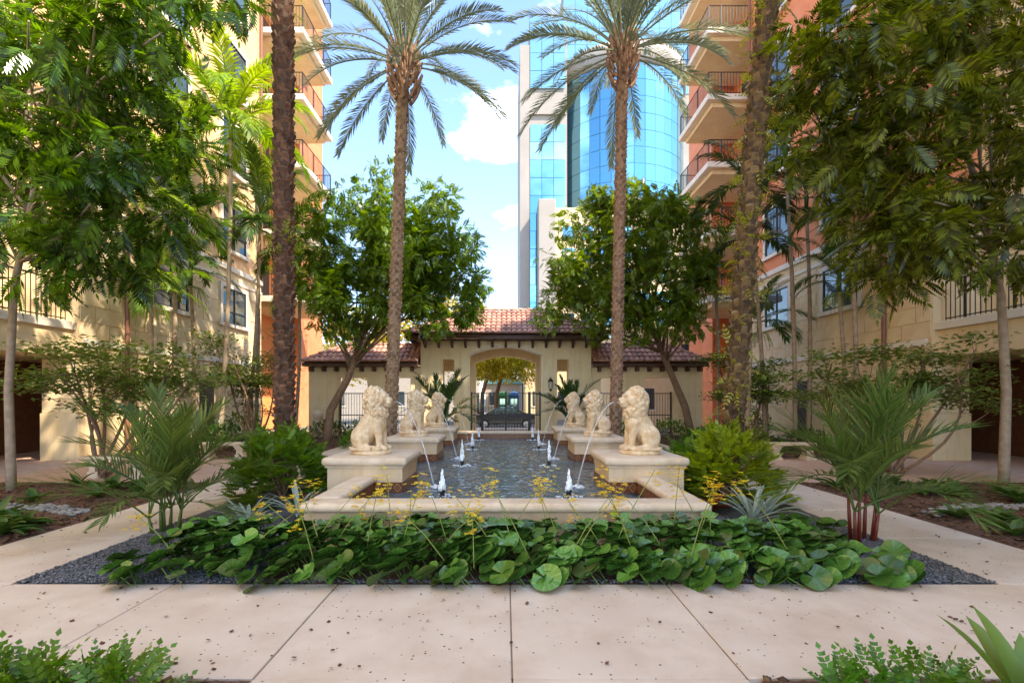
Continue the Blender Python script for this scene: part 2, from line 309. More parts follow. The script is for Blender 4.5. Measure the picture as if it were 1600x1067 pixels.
def frond_mesh(name, m, L_=3.0, n=46, ll=0.42, lw=0.035, elev=30, bend=70, stem=0.18, vang=25, rw=0.022, seed=0, lang=55, hang=0.25, ragged=0.1):
    """an arching feather leaf growing from the origin along +X"""
    rnd = random.Random(seed); mb = MB(); pts = []; p = Vector((0, 0, 0)); N_ = 24
    for i in range(N_+1):
        t = i/N_; a = R(elev-bend*t**1.3); pts.append(p.copy()); p = p+Vector((math.cos(a), 0, math.sin(a)))*(L_/N_)
    mb.tube(pts[::2], [rw*(1-0.85*i/(N_//2)) for i in range(N_//2+1)], 5)
    def at(t):
        f = t*N_; i = min(int(f), N_-1); return pts[i].lerp(pts[i+1], f-i), (pts[min(i+1, N_)]-pts[i]).normalized()
    for i in range(n):
        t = stem+(1-stem)*(i+0.5)/n; c, d = at(min(t, 0.999)); up = Vector((-d.z, 0, d.x))
        prof = min(1, 0.35+2.2*(t-stem))*(1 if t < 0.65 else 1-(t-0.65)*1.5)
        for sg in (-1, 1):
            a = R(lang*(1-0.45*t)+rnd.uniform(-6, 6)); v = R(vang+rnd.uniform(-14, 14))
            dr = d*math.cos(a)+(Vector((0, sg, 0))*math.cos(v)+up*math.sin(v))*math.sin(a)
            l = ll*prof*(1+rnd.uniform(-ragged, ragged)); tip = c+dr*l+Vector((0, 0, -hang*l)); mid = c+dr*l*0.5+Vector((0, 0, -hang*l*0.16))
            s_ = dr.cross(up if abs(dr.dot(up)) < 0.9 else Vector((0, 1, 0))).normalized()*lw/2
            b = len(mb.v); mb.v += [tuple(c-s_*0.5), tuple(c+s_*0.5), tuple(mid+s_), tuple(mid-s_), tuple(tip)]
            mb.f += [(b, b+1, b+2, b+3), (b+3, b+2, b+4)]
    me = mb.mesh(name); me.materials.append(m); return me
def limb(mb, a, b, ra, rb, wob=0.1, rnd=random, n=7, k=6):
    a = Vector(a); b = Vector(b); L_ = (b-a).length; P = []
    o = Vector((rnd.uniform(-1, 1), rnd.uniform(-1, 1), rnd.uniform(-.3, .3)))*wob*L_
    for i in range(k+1):
        t = i/k; P.append(a.lerp(b, t)+o*math.sin(math.pi*t))
    mb.tube(P, [ra+(rb-ra)*i/k for i in range(k+1)], n); return P
def link_copy(o, parent, name=None):
    c = o.copy(); COL.objects.link(c); c.parent = parent; return c
def copy_tree(o, parent=None):
    c = link_copy(o, parent)
    for ch in list(o.children): copy_tree(ch, c)
    return c

# ------------------------------------------------------------------ the setting: ground, paving, beds
def sheet(name, x0, x1, y0, y1, z, m, nx=1, ny=1, amp=0, seed=0):
    rnd = random.Random(seed); V = []; F = []
    for j in range(ny+1):
        for i in range(nx+1):
            e = 0 if i in (0, nx) or j in (0, ny) else amp
            V.append((x0+(x1-x0)*i/nx, y0+(y1-y0)*j/ny, z+rnd.uniform(0, 1)*e))
    for j in range(ny):
        for i in range(nx): a = j*(nx+1)+i; F.append((a, a+1, a+nx+2, a+nx+1))
    o = new_obj(name, fast_mesh(name, V, F, m, amp > 0)); o['kind'] = 'structure'; return o
sheet('ground', -400, 400, -60, 26.95, -0.07, M_soil)
sheet('street', -400, 400, 30, 900, -0.42, M_asphalt)
g = MB().box(-60, 60, 26.95, 30.0, -0.6, -0.29).build('street_pavement', M_walk); g['kind'] = 'structure'
for y in (31.0, 36.5): g = MB().box(-40, 40, y, y+0.12, -0.42, -0.414).build('road_line', M_white); g['kind'] = 'structure'
pav = new_obj('paving', None); pav['kind'] = 'structure'
XJ = [-8.8, -7.33, -5.87, -4.40, -2.94, -1.49, 0.04, 1.43, 2.95, 4.40, 5.87, 7.33, 8.8]
def slab(x0, x1, y0, y1, r=random.Random(3)):
    g_ = 0.0045; z = r.uniform(-0.002, 0.002)
    o = MB().box(x0+g_, x1-g_, y0+g_, y1-g_, -0.07+0.004, z).build('paving_slab', M_slab, pav, bevel=0.006, seg=1); return o
for i in range(len(XJ)-1): slab(XJ[i], XJ[i+1], 2.83, 4.27)
for i in (5, 6): slab(XJ[i], XJ[i+1], 1.4, 2.83)
for sg in (-1, 1):
    ys = [4.27, 5.68, 7.1, 8.55, 10.0, 11.45, 12.9, 14.35, 15.8, 17.25, 18.7]
    for k in range(len(ys)-1): slab(*sorted((sg*4.40, sg*5.65)), ys[k], ys[k+1])
M_sand = mat('joint_sand', (0.22, 0.16, 0.11), 0.95, (0.15, 0.11, 0.08), 20)
for nm_, a_ in (('front', (-8.79, 8.79, 2.835, 4.265)), ('left', (-5.645, -4.405, 4.29, 18.6)), ('right', (4.405, 5.645, 4.29, 18.6)), ('centre', (-1.48, 1.42, 1.41, 2.82))): sheet('paving_joint_sand_'+nm_, *a_, -0.009, M_sand)
XF = [-5.65, -4.4, -2.94, -1.49, 0.0, 1.49, 2.94, 4.4, 5.65]
for y0, y1 in ((18.7, 20.2), (20.2, 21.9), (21.9, 23.6), (23.6, 25.3), (25.3, 26.9)):
    for i in range(len(XF)-1): slab(XF[i], XF[i+1], y0, y1)
for sg in (-1, 1):
    n_ = 'left' if sg < 0 else 'right'
    x0, x1 = sorted((sg*5.66, sg*16)); sheet('brick_path_'+n_, x0, x1, 9.4, 13.2, 0.0, M_brick)
    x0, x1 = sorted((sg*5.66, sg*16)); sheet('mulch_bed_'+n_, x0, x1, 4.28, 9.39, -0.01, M_mulch, 90, 50, 0.05, 5)
    sheet('planting_bed_'+n_, *sorted((sg*5.66, sg*11.3)), 13.21, 22.5, -0.01, M_mulch, 50, 80, 0.05, 6)
    sheet('front_bed_'+n_, *sorted((sg*1.5, sg*8.8)), 0.6, 2.82, -0.01, M_mulch, 70, 26, 0.05, 7)
    sheet('fountain_bed_'+n_, *sorted((sg*2.3, sg*4.39)), 4.28, 18.68, -0.012, M_gravel, 20, 120, 0.03, 8)
sheet('front_planting_soil', -2.3, 2.3, 4.28, 5.5, -0.012, M_mulch, 30, 10, 0.03, 9)
sheet('fountain_end_bed', -2.3, 2.3, 17.8, 18.68, -0.012, M_mulch)
# loose gravel and bark, uncountable
def bits(name, m, boxes, n, smin, smax, seed, z=0.0, flat=0.6):
    r = np.random.default_rng(seed); P = []
    tot = sum((b[1]-b[0])*(b[3]-b[2]) for b in boxes)
    for b in boxes:
        k = int(n*(b[1]-b[0])*(b[3]-b[2])/tot); P.append(np.c_[r.uniform(b[0], b[1], k), r.uniform(b[2], b[3], k), z+r.uniform(0, 0.012, k)])
    P = np.concatenate(P); T = (np.array([(1, 0, 0), (0, 1, 0), (-1, 0, 0), (0, -1, 0), (0.1, 0.1, flat), (0, 0, -flat)], float), np.array([(0, 1, 4), (1, 2, 4), (2, 3, 4), (3, 0, 4), (1, 0, 5), (2, 1, 5), (3, 2, 5), (0, 3, 5)]))
    k = len(P); D = nrm(np.c_[r.normal(size=(k, 2)), r.normal(size=k)*0.2]); N = nrm(np.c_[r.normal(size=(k, 2))*0.3, np.ones(k)])
    V, F = scatter(T, P, D, N, r.uniform(smin, smax, k)); o = new_obj(name, fast_mesh(name, V, F, m)); return o
o = bits('gravel', M_stone, [(-4.38, -2.4, 4.29, 6.6), (2.4, 4.38, 4.29, 6.6), (-2.4, 2.4, 4.29, 4.35)], 26000, 0.008, 0.020, 1, 0.0)
tag(o, 'loose dark grey gravel around the leopard plants', 'gravel', kind='stuff')
o = bits('bark_chips', M_chip, [(-10, -5.7, 4.3, 9.3), (5.7, 10, 4.3, 9.3), (-8, -1.52, 1.6, 2.8), (1.52, 8, 1.6, 2.8), (-9, -5.7, 13.3, 18), (5.7, 9, 13.3, 18)], 26000, 0.012, 0.04, 2, 0.015, 0.25)
tag(o, 'loose brown bark chips scattered over the planting beds', 'bark chips', kind='stuff')
o = bits('leaf_litter', M_chip, [(-5.6, 5.6, 2.9, 4.2), (-5.6, -4.45, 4.3, 9), (4.45, 5.6, 4.3, 9)], 260, .008, .02, 5, 0.004, .12)
tag(o, 'tiny dry leaf bits strewn over the paving', 'leaf litter', kind='stuff')
for sg in (-1, 1):
    r = random.Random(4+sg); mb = MB()
    for i in range(230):
        t = r.random(); x = sg*(5.95+t*3.6); y = 6.75+0.25*math.sin(t*5)+r.uniform(-.16, .16)+t*0.5; s = r.uniform(.03, .06)
        mb.ell((x, y, 0.035), (s, s*r.uniform(.6, .9), s*.5), 7, 4, Matrix.Rotation(r.uniform(0, 3), 3, 'Z'))
    tag(mb.build('pebble_strip', M_pebble, None, True), 'band of pale pebbles crossing the bark bed', 'pebbles', 'pebble bands in the side beds', 'stuff')

# ------------------------------------------------------------------ fountain
ft = thing('fountain', 'long rectangular cast stone fountain pool with rounded coping', 'fountain', (0, 11.5, 0))
def bull(mb, x0, x1, y0, y1, z1, h, ov=0.0): mb.box(x0-ov, x1+ov, y0-ov, y1+ov, z1-h, z1)
CX, CY0, CY1 = 2.36, 5.45, 17.75
for nm, a in (('coping', (-CX, CX, CY0, CY0+.36)), ('coping', (-CX, CX, CY1-.36, CY1)), ('coping', (-CX, -CX+.36, CY0+.362, CY1-.362)), ('coping', (CX-.36, CX, CY0+.362, CY1-.362))):
    MB().box(a[0], a[1], a[2], a[3], 0.34, 0.45).build(nm, M_cast, ft, True, 0.05, 4)
for a in ((-CX+.05, CX-.05, CY0+.05, CY0+.31), (-CX+.05, CX-.05, CY1-.31, CY1-.05), (-CX+.05, -CX+.31, CY0+.312, CY1-.312), (CX-.31, CX-.05, CY0+.312, CY1-.312)):
    MB().box(a[0], a[1], a[2], a[3], -0.35, 0.345).build('pool_wall', M_ped, ft)
MB().box(-2.04, 2.04, 5.77, 17.43, -0.36, -0.30).build('basin_floor', M_basin, ft)
wv = MB(); nx, ny = 90, 260
V = []; F = []; rr = random.Random(2)
for j in range(ny+1):
    for i in range(nx+1):
        x = -2.048+4.096*i/nx; y = 5.762+11.676*j/ny
        V.append((x, y-11.5, 0.18+0.005*math.sin(3.1*x+4.2*y)+0.003*math.sin(6.3*y-4*x+1.5*math.sin(2*x))+sum(0.010*math.exp(-1.6*q_)*math.sin(22*q_) for q_ in [math.hypot(abs(x)-.95, y-j_) for j_ in (7.2, 10.5, 13.8, 16.9)]+[math.hypot(abs(x)-1.17, y-j_+.13) for j_ in (8.03, 11.72, 15.42)] if q_ < 1.8)))
for j in range(ny):
    for i in range(nx): a = j*(nx+1)+i; F.append((a, a+1, a+nx+2, a+nx+1))
wo = new_obj('water', fast_mesh('water', V, F, M_water, True)); wo.location = (0, 11.5, 0); wo['kind'] = 'structure'
tile_me = MB().box(-0.084, 0.084, -0.008, 0.008, -0.084, 0.084).mesh('tile'); tile_me.materials.append(M_deco)
def tiles(parent, p0, p1, z, rz, base):
    p0 = Vector(p0); p1 = Vector(p1); n = max(1, int(round((p1-p0).length/0.17)))
    for i in range(n):
        p = p0.lerp(p1, (i+.5)/n); c = new_obj('tile', tile_me, parent, (p.x-base[0], p.y-base[1], z), (0, 0, rz)); c.scale.x = (p1-p0).length/n/0.17
tiles(ft, (-2.04, CY1-.322, 0), (2.04, CY1-.322, 0), 0.265, 0, (0, 11.5))
for sg in (-1, 1): tiles(ft, (sg*2.038, 5.85, 0), (sg*2.038, 7.4, 0), 0.265, math.pi/2, (0, 11.5))
LZ = [8.03, 11.72, 15.42]
which = ['closest to the leafy front bed', 'in the middle of its row', 'closest to the iron gate']
PX = 2.185
for k, y in enumerate(LZ):
    for sg in (-1, 1):
        p = thing('pedestal', 'square rendered pedestal with thick rounded cap, %s' % which[k], 'pedestal', (sg*PX, y, 0), 0, 'lion pedestals along the pool')
        MB().box(sg*PX-.585, sg*PX+.585, y-.585, y+.585, -0.34, 0.60).build('body', M_ped, p, bevel=0.008, seg=1)
        MB().box(sg*PX-.66, sg*PX+.66, y-.66, y+.66, 0.60, 0.73).build('cap', M_cast, p, True, 0.055, 4)
        MB().box(sg*PX-.61, sg*PX+.61, y-.61, y+.61, 0.575, 0.602).build('neck_moulding', M_cast, p)
        xi = sg*(PX-.594); tiles(p, (xi, y-.585, 0), (xi, y+.585, 0), 0.265, math.pi/2, (sg*PX, y))
        a, b = sorted((sg*(PX-.585), sg*2.04)); tiles(p, (a, y-.594, 0), (b, y-.594, 0), 0.265, 0, (sg*PX, y))
# the lion: one sculpted body, a mane of locks, a plinth
def remesh(mb, vox, m, name, sm=3):
    me = mb.mesh(name); o = bpy.data.objects.new('tmp', me); COL.objects.link(o)
    md = o.modifiers.new('r', 'REMESH'); md.mode = 'VOXEL'; md.voxel_size = vox
    ms = o.modifiers.new('s', 'SMOOTH'); ms.factor = 0.5; ms.iterations = sm
    dg = bpy.context.evaluated_depsgraph_get(); out_ = bpy.data.meshes.new_from_object(o.evaluated_get(dg))
    bpy.data.objects.remove(o); out_.name = name; out_.materials.clear(); out_.materials.append(m)
    out_.polygons.foreach_set('use_smooth', [True]*len(out_.polygons)); return out_
lb = MB()
lb.cap((-.15, 0, .27), (.06, 0, .62), .185, .165, 14); lb.ell((.10, 0, .52), (.15, .165, .22))
for s in (-1, 1):
    lb.ell((-.13, s*.135, .27), (.165, .085, .20)); lb.cap((-.10, s*.17, .115), (.13, s*.18, .10), .055, .05); lb.ell((.17, s*.18, .095), (.07, .05, .04))
    lb.cap((.12, s*.095, .52), (.165, s*.09, .27), .085, .062); lb.cap((.165, s*.09, .27), (.175, s*.09, .11), .06, .055)
    lb.ell((.225, s*.09, .105), (.085, .06, .048))
    for q in (-1, 0, 1): lb.ell((.285, s*.09+q*.033, .095), (.03, .02, .033), 8, 6)
    lb.ell((.235, s*.062, .965), (.05, .04, .032), 8, 6); lb.ell((.30, s*.035, .845), (.05, .04, .04), 8, 6); lb.ell((.09, s*.15, 1.01), (.035, .03, .05), 8, 6)
    lb.ell((.20, s*.10, .88), (.06, .05, .07), 8, 6)
lb.ell((.13, 0, .90), (.16, .14, .17)); lb.ell((.255, 0, .885), (.10, .07, .065)); lb.ell((.33, 0, .90), (.032, .04, .026), 8, 6); lb.ell((.275, 0, .80), (.065, .052, .035), 8, 6)
lb.tube([(-.28, 0, .12), (-.31, -.12, .10), (-.22, -.245, .095), (-.02, -.26, .095), (.1, -.25, .10)], [.03, .03, .03, .03, .045], 8)
lb.tube([(-.28, 0, .12), (-.31, .12, .10), (-.22, .245, .095), (-.02, .26, .095), (.1, .25, .10)], [.03, .03, .03, .03, .045], 8)
lion_me = remesh(lb, 0.013, M_lion, 'lion_body')
mn = MB(); rl = random.Random(8)
mn.ell((.055, 0, .86), (.165, .185, .225)); mn.ell((.085, 0, .70), (.165, .18, .20))
for i in range(520):
    u = rl.uniform(-1, 1); th = rl.uniform(0, 2*math.pi); q = math.sqrt(1-u*u); d = Vector((q*math.cos(th), q*math.sin(th), u))
    if rl.random() < 0.62: c, r_ = Vector((.055, 0, .86)), (.18, .195, .24)
    else: c, r_ = Vector((.085, 0, .70)), (.175, .185, .21)
    p = c+Vector((d.x*r_[0], d.y*r_[1], d.z*r_[2]))
    if p.x > .17 and p.z > .74 and abs(p.y) < .13: continue
    if p.z < .50: continue
    e = Matrix.Rotation(rl.uniform(-.7, .7), 3, 'X') @ Matrix.Rotation(rl.uniform(-.7, .7), 3, 'Y')
    mn.ell(p, (.022, .022, rl.uniform(.03, .05)), 6, 5, e)
mane_me = remesh(mn, 0.0105, M_lion, 'mane', 1)
pl = MB().lathe([(.27, 0), (.285, .02), (.285, .05), (.27, .068)], 28)
pl.v = [(x*1.12, y*.98, z) for x, y, z in pl.v]; plinth_me = pl.mesh('plinth'); plinth_me.materials.append(M_lion)
for k, y in enumerate(LZ):
    for sg in (-1, 1):
        li = thing('lion_statue', 'seated stone lion with curly mane spouting water, on pedestal %s' % which[k], 'statue', (sg*2.23, y-.05, 0.73), 0 if sg < 0 else math.pi, 'stone lions along the pool')
        li.rotation_euler.z += (-.12 if sg < 0 else .12); li.scale = (1.02, 1.02, 1.0)
        for nm, me in (('body', lion_me), ('mane', mane_me), ('plinth', plinth_me)): new_obj(nm, me, li)
        # water stream from the mouth
        r = random.Random(k*2+sg); x0 = sg*(2.23-.34); z0 = 0.73+.845; P = []; dx = 0.72; T_ = 14
        for i in range(T_+1):
            t = i/T_; P.append((x0-sg*dx*t, y-.08-.05*t, z0+0.30*t-1.695*t*t))
        st = thing('water_stream', 'thin arc of water from the mouth of the lion %s' % which[k], 'water jet', (P[-1][0], P[-1][1], 0.18), 0, 'water arcs from the lions')
        MB().tube(P, [.006-.002*math.sin(i*1.7)+.006*i/T_ for i in range(T_+1)], 6).build('stream', M_stream, st, True)
        s = MB()
        for i in range(26):
            a = r.uniform(0, 6.28); d = r.uniform(.0, .13); s.ell((P[-1][0]+d*math.cos(a), P[-1][1]+d*math.sin(a), .185+r.uniform(0, .05)*(1-d/.14)), [r.uniform(.012, .03)]*2+[.012], 6, 4)
        s.build('splash', M_foam, st, True, kind='stuff')
for k, y in enumerate((7.2, 10.5, 13.8, 16.9)):
    wh = ['closest to the front coping', 'second from the front coping', 'third from the front coping', 'closest to the tiled end wall'][k]
    for sg in (-1, 1):
        r = random.Random(k*7+sg); X = sg*.95; H = [.30, .46, .46, .34][k]
        j = thing('fountain_jet', 'short white bubbling jet on a dark nozzle, %s' % wh, 'water jet', (X, y, .10), 0, 'bubbling jets in the pool')
        MB().lathe([(.035, .0), (.035, .24), (.045, .25), (.045, .28)], 10, (X, y)).build('nozzle', M_iron, j)
        m_ = MB()
        for i in range(70):
            u_ = r.random()**.8; w_ = .042*(1-u_)**.7+.005; a = r.uniform(0, 6.28); q = r.random()*w_
            m_.ell((X+q*math.cos(a), y+q*math.sin(a), .28+H*u_), (w_*.42, w_*.42, r.uniform(.03, .06)*(1.1-u_*.6)), 6, 5)
        m_.build('foam', M_foam, j, True)
        s = MB()
        for i in range(30):
            a = r.uniform(0, 6.28); d = r.uniform(.05, .2); s.ell((X+d*math.cos(a), y+d*math.sin(a), .183), [r.uniform(.01, .028)]*2+[.01], 6, 4)
        s.build('ripple_foam', M_foam, j, True, kind='stuff')

# ------------------------------------------------------------------ entrance pavilion
pv = thing('entrance_pavilion', 'yellow rendered gatehouse with arched opening and hipped clay tile roof', 'gatehouse', (0, 21, 0))
def arch_wall(parent, xa, xb, hw, zs, zc, y0, y1, z1, holes, name='wall', m=M_yellow):
    """wall from xa to xb with a segmental arch in the middle and rectangular side openings, made of vertical strips"""
    mb = MB(); xs = [xa]+[h for q in holes for h in q[:2]]+[-hw, hw, xb]; xs = sorted(set(xs))
    def hole(x0, x1):
        for a, b, zt in holes:
            if x0 >= a-1e-6 and x1 <= b+1e-6: return zt
        return None
    for i in range(len(xs)-1):
        x0, x1 = xs[i], xs[i+1]
        if x0 >= -hw-1e-6 and x1 <= hw+1e-6:
            n = 20
            for k in range(n):
                a = -hw+2*hw*k/n; b = -hw+2*hw*(k+1)/n
                f = lambda x: zs+(zc-zs)*(1-(x/hw)**2)
                mb.add([(a, y0, f(a)), (b, y0, f(b)), (b, y0, z1), (a, y0, z1), (a, y1, f(a)), (b, y1, f(b)), (b, y1, z1), (a, y1, z1)], [(0, 1, 2, 3), (5, 4, 7, 6), (4, 5, 1, 0), (3, 2, 6, 7)])
        else:
            h = hole(x0, x1); mb.box(x0, x1, y0, y1, h if h else 0.0, z1)
    return mb.build(name, m, parent)
arch_wall(pv, -3.72, 3.75, 1.55, 3.50, 3.86, 21.0, 21.45, 4.12, [(2.25, 2.75, 3.35), (-2.75, -2.25, 3.35)], 'front_wall')
arch_wall(pv, -3.72, 3.75, 1.50, 3.40, 3.74, 24.0, 24.4, 4.12, [(2.1, 3.1, 3.0), (-3.1, -2.1, 3.0)], 'rear_wall')
for sg in (-1, 1): MB().box(*sorted((sg*3.73, sg*3.45)), 21.452, 23.998, 2.6, 4.12).build('side_beam', M_yellow, pv); MB().box(*sorted((sg*3.73, sg*3.4)), 21.452, 21.9, 0, 2.598).build('side_pier', M_yellow, pv)
# pale arch moulding standing proud of the wall
mb = MB(); n = 24
for k in range(n):
    a = -1.62+3.24*k/n; b = -1.62+3.24*(k+1)/n; f = lambda x: 3.50+.36*(1-(x/1.55)**2)
    mb.add([(a, 20.97, f(a)), (b, 20.97, f(b)), (b, 20.97, f(b)+.10), (a, 20.97, f(a)+.10), (a, 21.0-.002, f(a)), (b, 21.0-.002, f(b)), (b, 21-.002, f(b)+.10), (a, 21-.002, f(a)+.10)], [(0, 1, 2, 3), (4, 7, 6, 5), (0, 4, 5, 1), (3, 2, 6, 7)])
mb.build('arch_moulding', M_cast, pv)
stone_me = {}
def blocks(parent, axis, fixed, a0, a1, z0, z1, bw, bh, m, skip=None, face=-1, off=0.02, base=None):
    """ashlar facing: one stone per object, proud of the wall behind it. axis 'x' = runs along X on plane y=fixed"""
    nz_ = max(1, int(round((z1-z0)/bh))); hh = (z1-z0)/nz_; cnt = max(1, int(round((a1-a0)/bw))); ww = (a1-a0)/cnt
    L0 = Vector((0, 0, 0)); q = parent
    while q is not None: L0 += q.location; q = q.parent
    def me(w, h):
        k = (round(w, 3), round(h, 3), axis, m.name)
        if k not in stone_me:
            b = MB(); g_ = 0.011
            if axis == 'x': b.box(-w/2+g_, w/2-g_, -off, off, -h/2+g_, h/2-g_)
            else: b.box(-off, off, -w/2+g_, w/2-g_, -h/2+g_, h/2-g_)
            stone_me[k] = b.mesh('stone_block'); stone_me[k].materials.append(m)
        return stone_me[k]
    for r_ in range(nz_):
        ed = [a0+ww*i+(ww/2 if r_ % 2 else 0) for i in range(cnt+1)]; ed = [a0]+[e for e in ed if a0+.05 < e < a1-.05]+[a1]
        for i in range(len(ed)-1):
            c = (ed[i]+ed[i+1])/2; z = z0+hh*(r_+.5); w = ed[i+1]-ed[i]
            if skip and any(s[0] < ed[i+1] and s[1] > ed[i] and s[2] < z+hh/2 and s[3] > z-hh/2 for s in skip): continue
            p = Vector((c, fixed, z)) if axis == 'x' else Vector((fixed, c, z))
            new_obj('stone_block', me(w, hh), parent, p-L0)
for xa, xb in ((-3.72, -2.75), (-2.25, -1.63), (1.63, 2.25), (2.75, 3.75)): blocks(pv, 'x', 20.998, xa, xb, 0.02, 3.30, 0.75, 0.82, M_yellow)
MB().box(-3.72, 3.75, 21.0, 24.4, 4.122, 4.16).build('ceiling', M_cream, pv)
def tile_roof(parent, x0, x1, y0, y1, ze, zr, hipl, hipr, cw=0.225, rl_=0.42, single=False):
    """hipped (or single pitch) roof of half-round clay tiles; every tile is geometry, joined as they are under 10 px"""
    ym = (y0+y1)/2 if not single else y1; mb = MB(); run = ym-y0; rows = int(math.hypot(run, zr-ze)/rl_)+1
    def slope(to):    # to(u along eave, t up slope)->(x,y,z), inward limits
        pass
    r = random.Random(int(x0*10))
    def tile(p, q, side, up, w0):
        # half cylinder tile from p (low) to q (high)
        vs = []
        for c, w, lift in ((p, w0*.56, .03), (q, w0*.46, 0.0)):
            for k in range(6):
                t = math.pi*k/5; vs.append(c+side*(-math.cos(t)*w)+up*(math.sin(t)*w*.75+lift))
        mb.add(vs, [(k, k+1, k+7, k+6) for k in range(5)]+[(0, 5, 4, 3, 2, 1)])
    faces = [('f', y0)]
    if not single: faces.append(('b', y1))
    for fc, ye in faces:
        sy = 1 if fc == 'f' else -1; n = int((x1-x0)/cw)
        up = Vector((0, -sy*(zr-ze), run)).normalized(); sd = Vector((1, 0, 0))
        for i in range(n):
            x = x0+(i+.5)*(x1-x0)/n; lim = 1.0
            if hipl: lim = min(lim, (x-x0)/run)
            if hipr: lim = min(lim, (x1-x)/run)
            for k in range(rows):
                t0 = k/rows; t1 = min((k+1.12)/rows, 1)
                if t0 > lim: break
                t1 = min(t1, lim+.05); j = r.uniform(-.008, .008)
                tile(Vector((x+j, ye+sy*run*t0, ze+(zr-ze)*t0)), Vector((x, ye+sy*run*t1, ze+(zr-ze)*t1)), sd, up, cw)
    for hip, xe, sx in ((hipl, x0, 1), (hipr, x1, -1)):
        if not hip: continue
        n = int((y1-y0)/cw); up = Vector((-sx*(zr-ze), 0, run)).normalized(); sd = Vector((0, 1, 0))
        for i in range(n):
            y = y0+(i+.5)*(y1-y0)/n; lim = min((y-y0), (y1-y))/run
            if single: lim = (y-y0)/run
            for k in range(rows):
                t0 = k/rows; t1 = min((k+1.12)/rows, 1)
                if t0 > lim: break
                tile(Vector((xe+sx*run*t0, y, ze+(zr-ze)*t0)), Vector((xe+sx*run*min(t1, lim+.05), y, ze+(zr-ze)*min(t1, lim+.05))), sd, up, cw)
    # ridge and hip caps
    def caps(a, b):
        a = Vector(a); b = Vector(b); n = max(2, int((b-a).length/.38)); d = (b-a).normalized(); s = d.cross(Vector((0, 0, 1))).normalized(); u = s.cross(d)
        for i in range(n): tile(a.lerp(b, i/n)+u*.03, a.lerp(b, min(1, (i+1.1)/n))+u*.03, s, u, .24)
    xl = x0+(run if hipl else 0); xr = x1-(run if hipr else 0)
    caps((xl, ym, zr), (xr, ym, zr))
    if hipl: caps((x0, y0, ze), (xl, ym, zr))
    if hipr: caps((x1, y0, ze), (xr, ym, zr))
    o = mb.build('roof_tiles', M_tile, parent, kind='stuff')
    # deck under the tiles
    dk = MB(); a = -.05
    if single: dk.add([(x0, y0, ze+a), (x1, y0, ze+a), (xr, ym, zr+a), (xl, ym, zr+a), (x0, ym, ze+a), (x1, ym, ze+a)], [(0, 1, 2, 3), (0, 3, 4), (1, 5, 2), (0, 4, 5, 1)])
    else: dk.add([(x0, y0, ze+a), (x1, y0, ze+a), (x1, y1, ze+a), (x0, y1, ze+a), (xl, ym, zr+a), (xr, ym, zr+a)], [(0, 1, 5, 4), (2, 3, 4, 5), (1, 2, 5), (3, 0, 4), (0, 3, 2, 1)])
    dk.build('roof_deck', M_wood, parent); return o
tile_roof(pv, -4.3, 4.35, 20.2, 25.2, 4.36, 5.75, True, True)
MB().box(-4.24, 4.29, 20.26, 20.34, 4.15, 4.33).build('fascia', M_wood, pv)
for sg, x in ((-1, -4.24), (1, 4.21)): MB().box(x, x+.08, 20.342, 25.1, 4.15, 4.33).build('fascia', M_wood, pv)
MB().box(-4.16, 4.2, 20.342, 20.99, 4.17, 4.20).build('soffit', M_wood, pv)
for i in range(13):
    x = -3.5+i*.585
    mb = MB(); mb.add([(x-.05, 20.45, 4.168), (x+.05, 20.45, 4.168), (x+.05, 20.996, 4.168), (x-.05, 20.996, 4.168), (x-.05, 20.5, 4.05), (x+.05, 20.5, 4.05), (x+.05, 20.996, 3.84), (x-.05, 20.996, 3.84)], [(3, 2, 1, 0), (4, 5, 6, 7), (0, 1, 5, 4), (1, 2, 6, 5), (2, 3, 7, 6), (3, 0, 4, 7)]); mb.build('bracket', M_wood, pv)
ln = thing('wall_lantern', 'black iron wall lantern on the pier right of the arch', 'lantern', (1.95, 20.94, 2.15))
MB().tube([(1.95, 20.98, 2.45), (1.95, 20.86, 2.52), (1.95, 20.82, 2.42)], .015, 6).build('arm', M_iron, ln)
MB().lathe([(.05, 2.05), (.09, 2.12), (.11, 2.34), (.09, 2.36)], 8, (1.95, 20.82)).build('glass_body', M_lamp, ln)
MB().lathe([(.13, 2.36), (.09, 2.44), (.03, 2.5), (.01, 2.56)], 8, (1.95, 20.82)).build('hood', M_iron, ln)
MB().lathe([(.02, 1.95), (.06, 2.0), (.06, 2.05)], 8, (1.95, 20.82)).build('finial', M_iron, ln)
for a in range(4):
    t = R(45+90*a); MB().tube([(1.95+.092*math.cos(t), 20.82+.092*math.sin(t), 2.11), (1.95+.113*math.cos(t), 20.82+.113*math.sin(t), 2.36)], .009, 5).build('cage_bar', M_iron, ln)
bar_me = {}
def vbar(parent, x, y, z0, z1, w=.016, L0=(0, 0, 0), name='bar'):
    k = (round(z1-z0, 3), w)
    if k not in bar_me:
        b = MB().box(-w/2, w/2, -w/2, w/2, 0, z1-z0); bar_me[k] = b.mesh('bar'); bar_me[k].materials.append(M_iron)
    return new_obj(name, bar_me[k], parent, (x-L0[0], y-L0[1], z0-L0[2]))
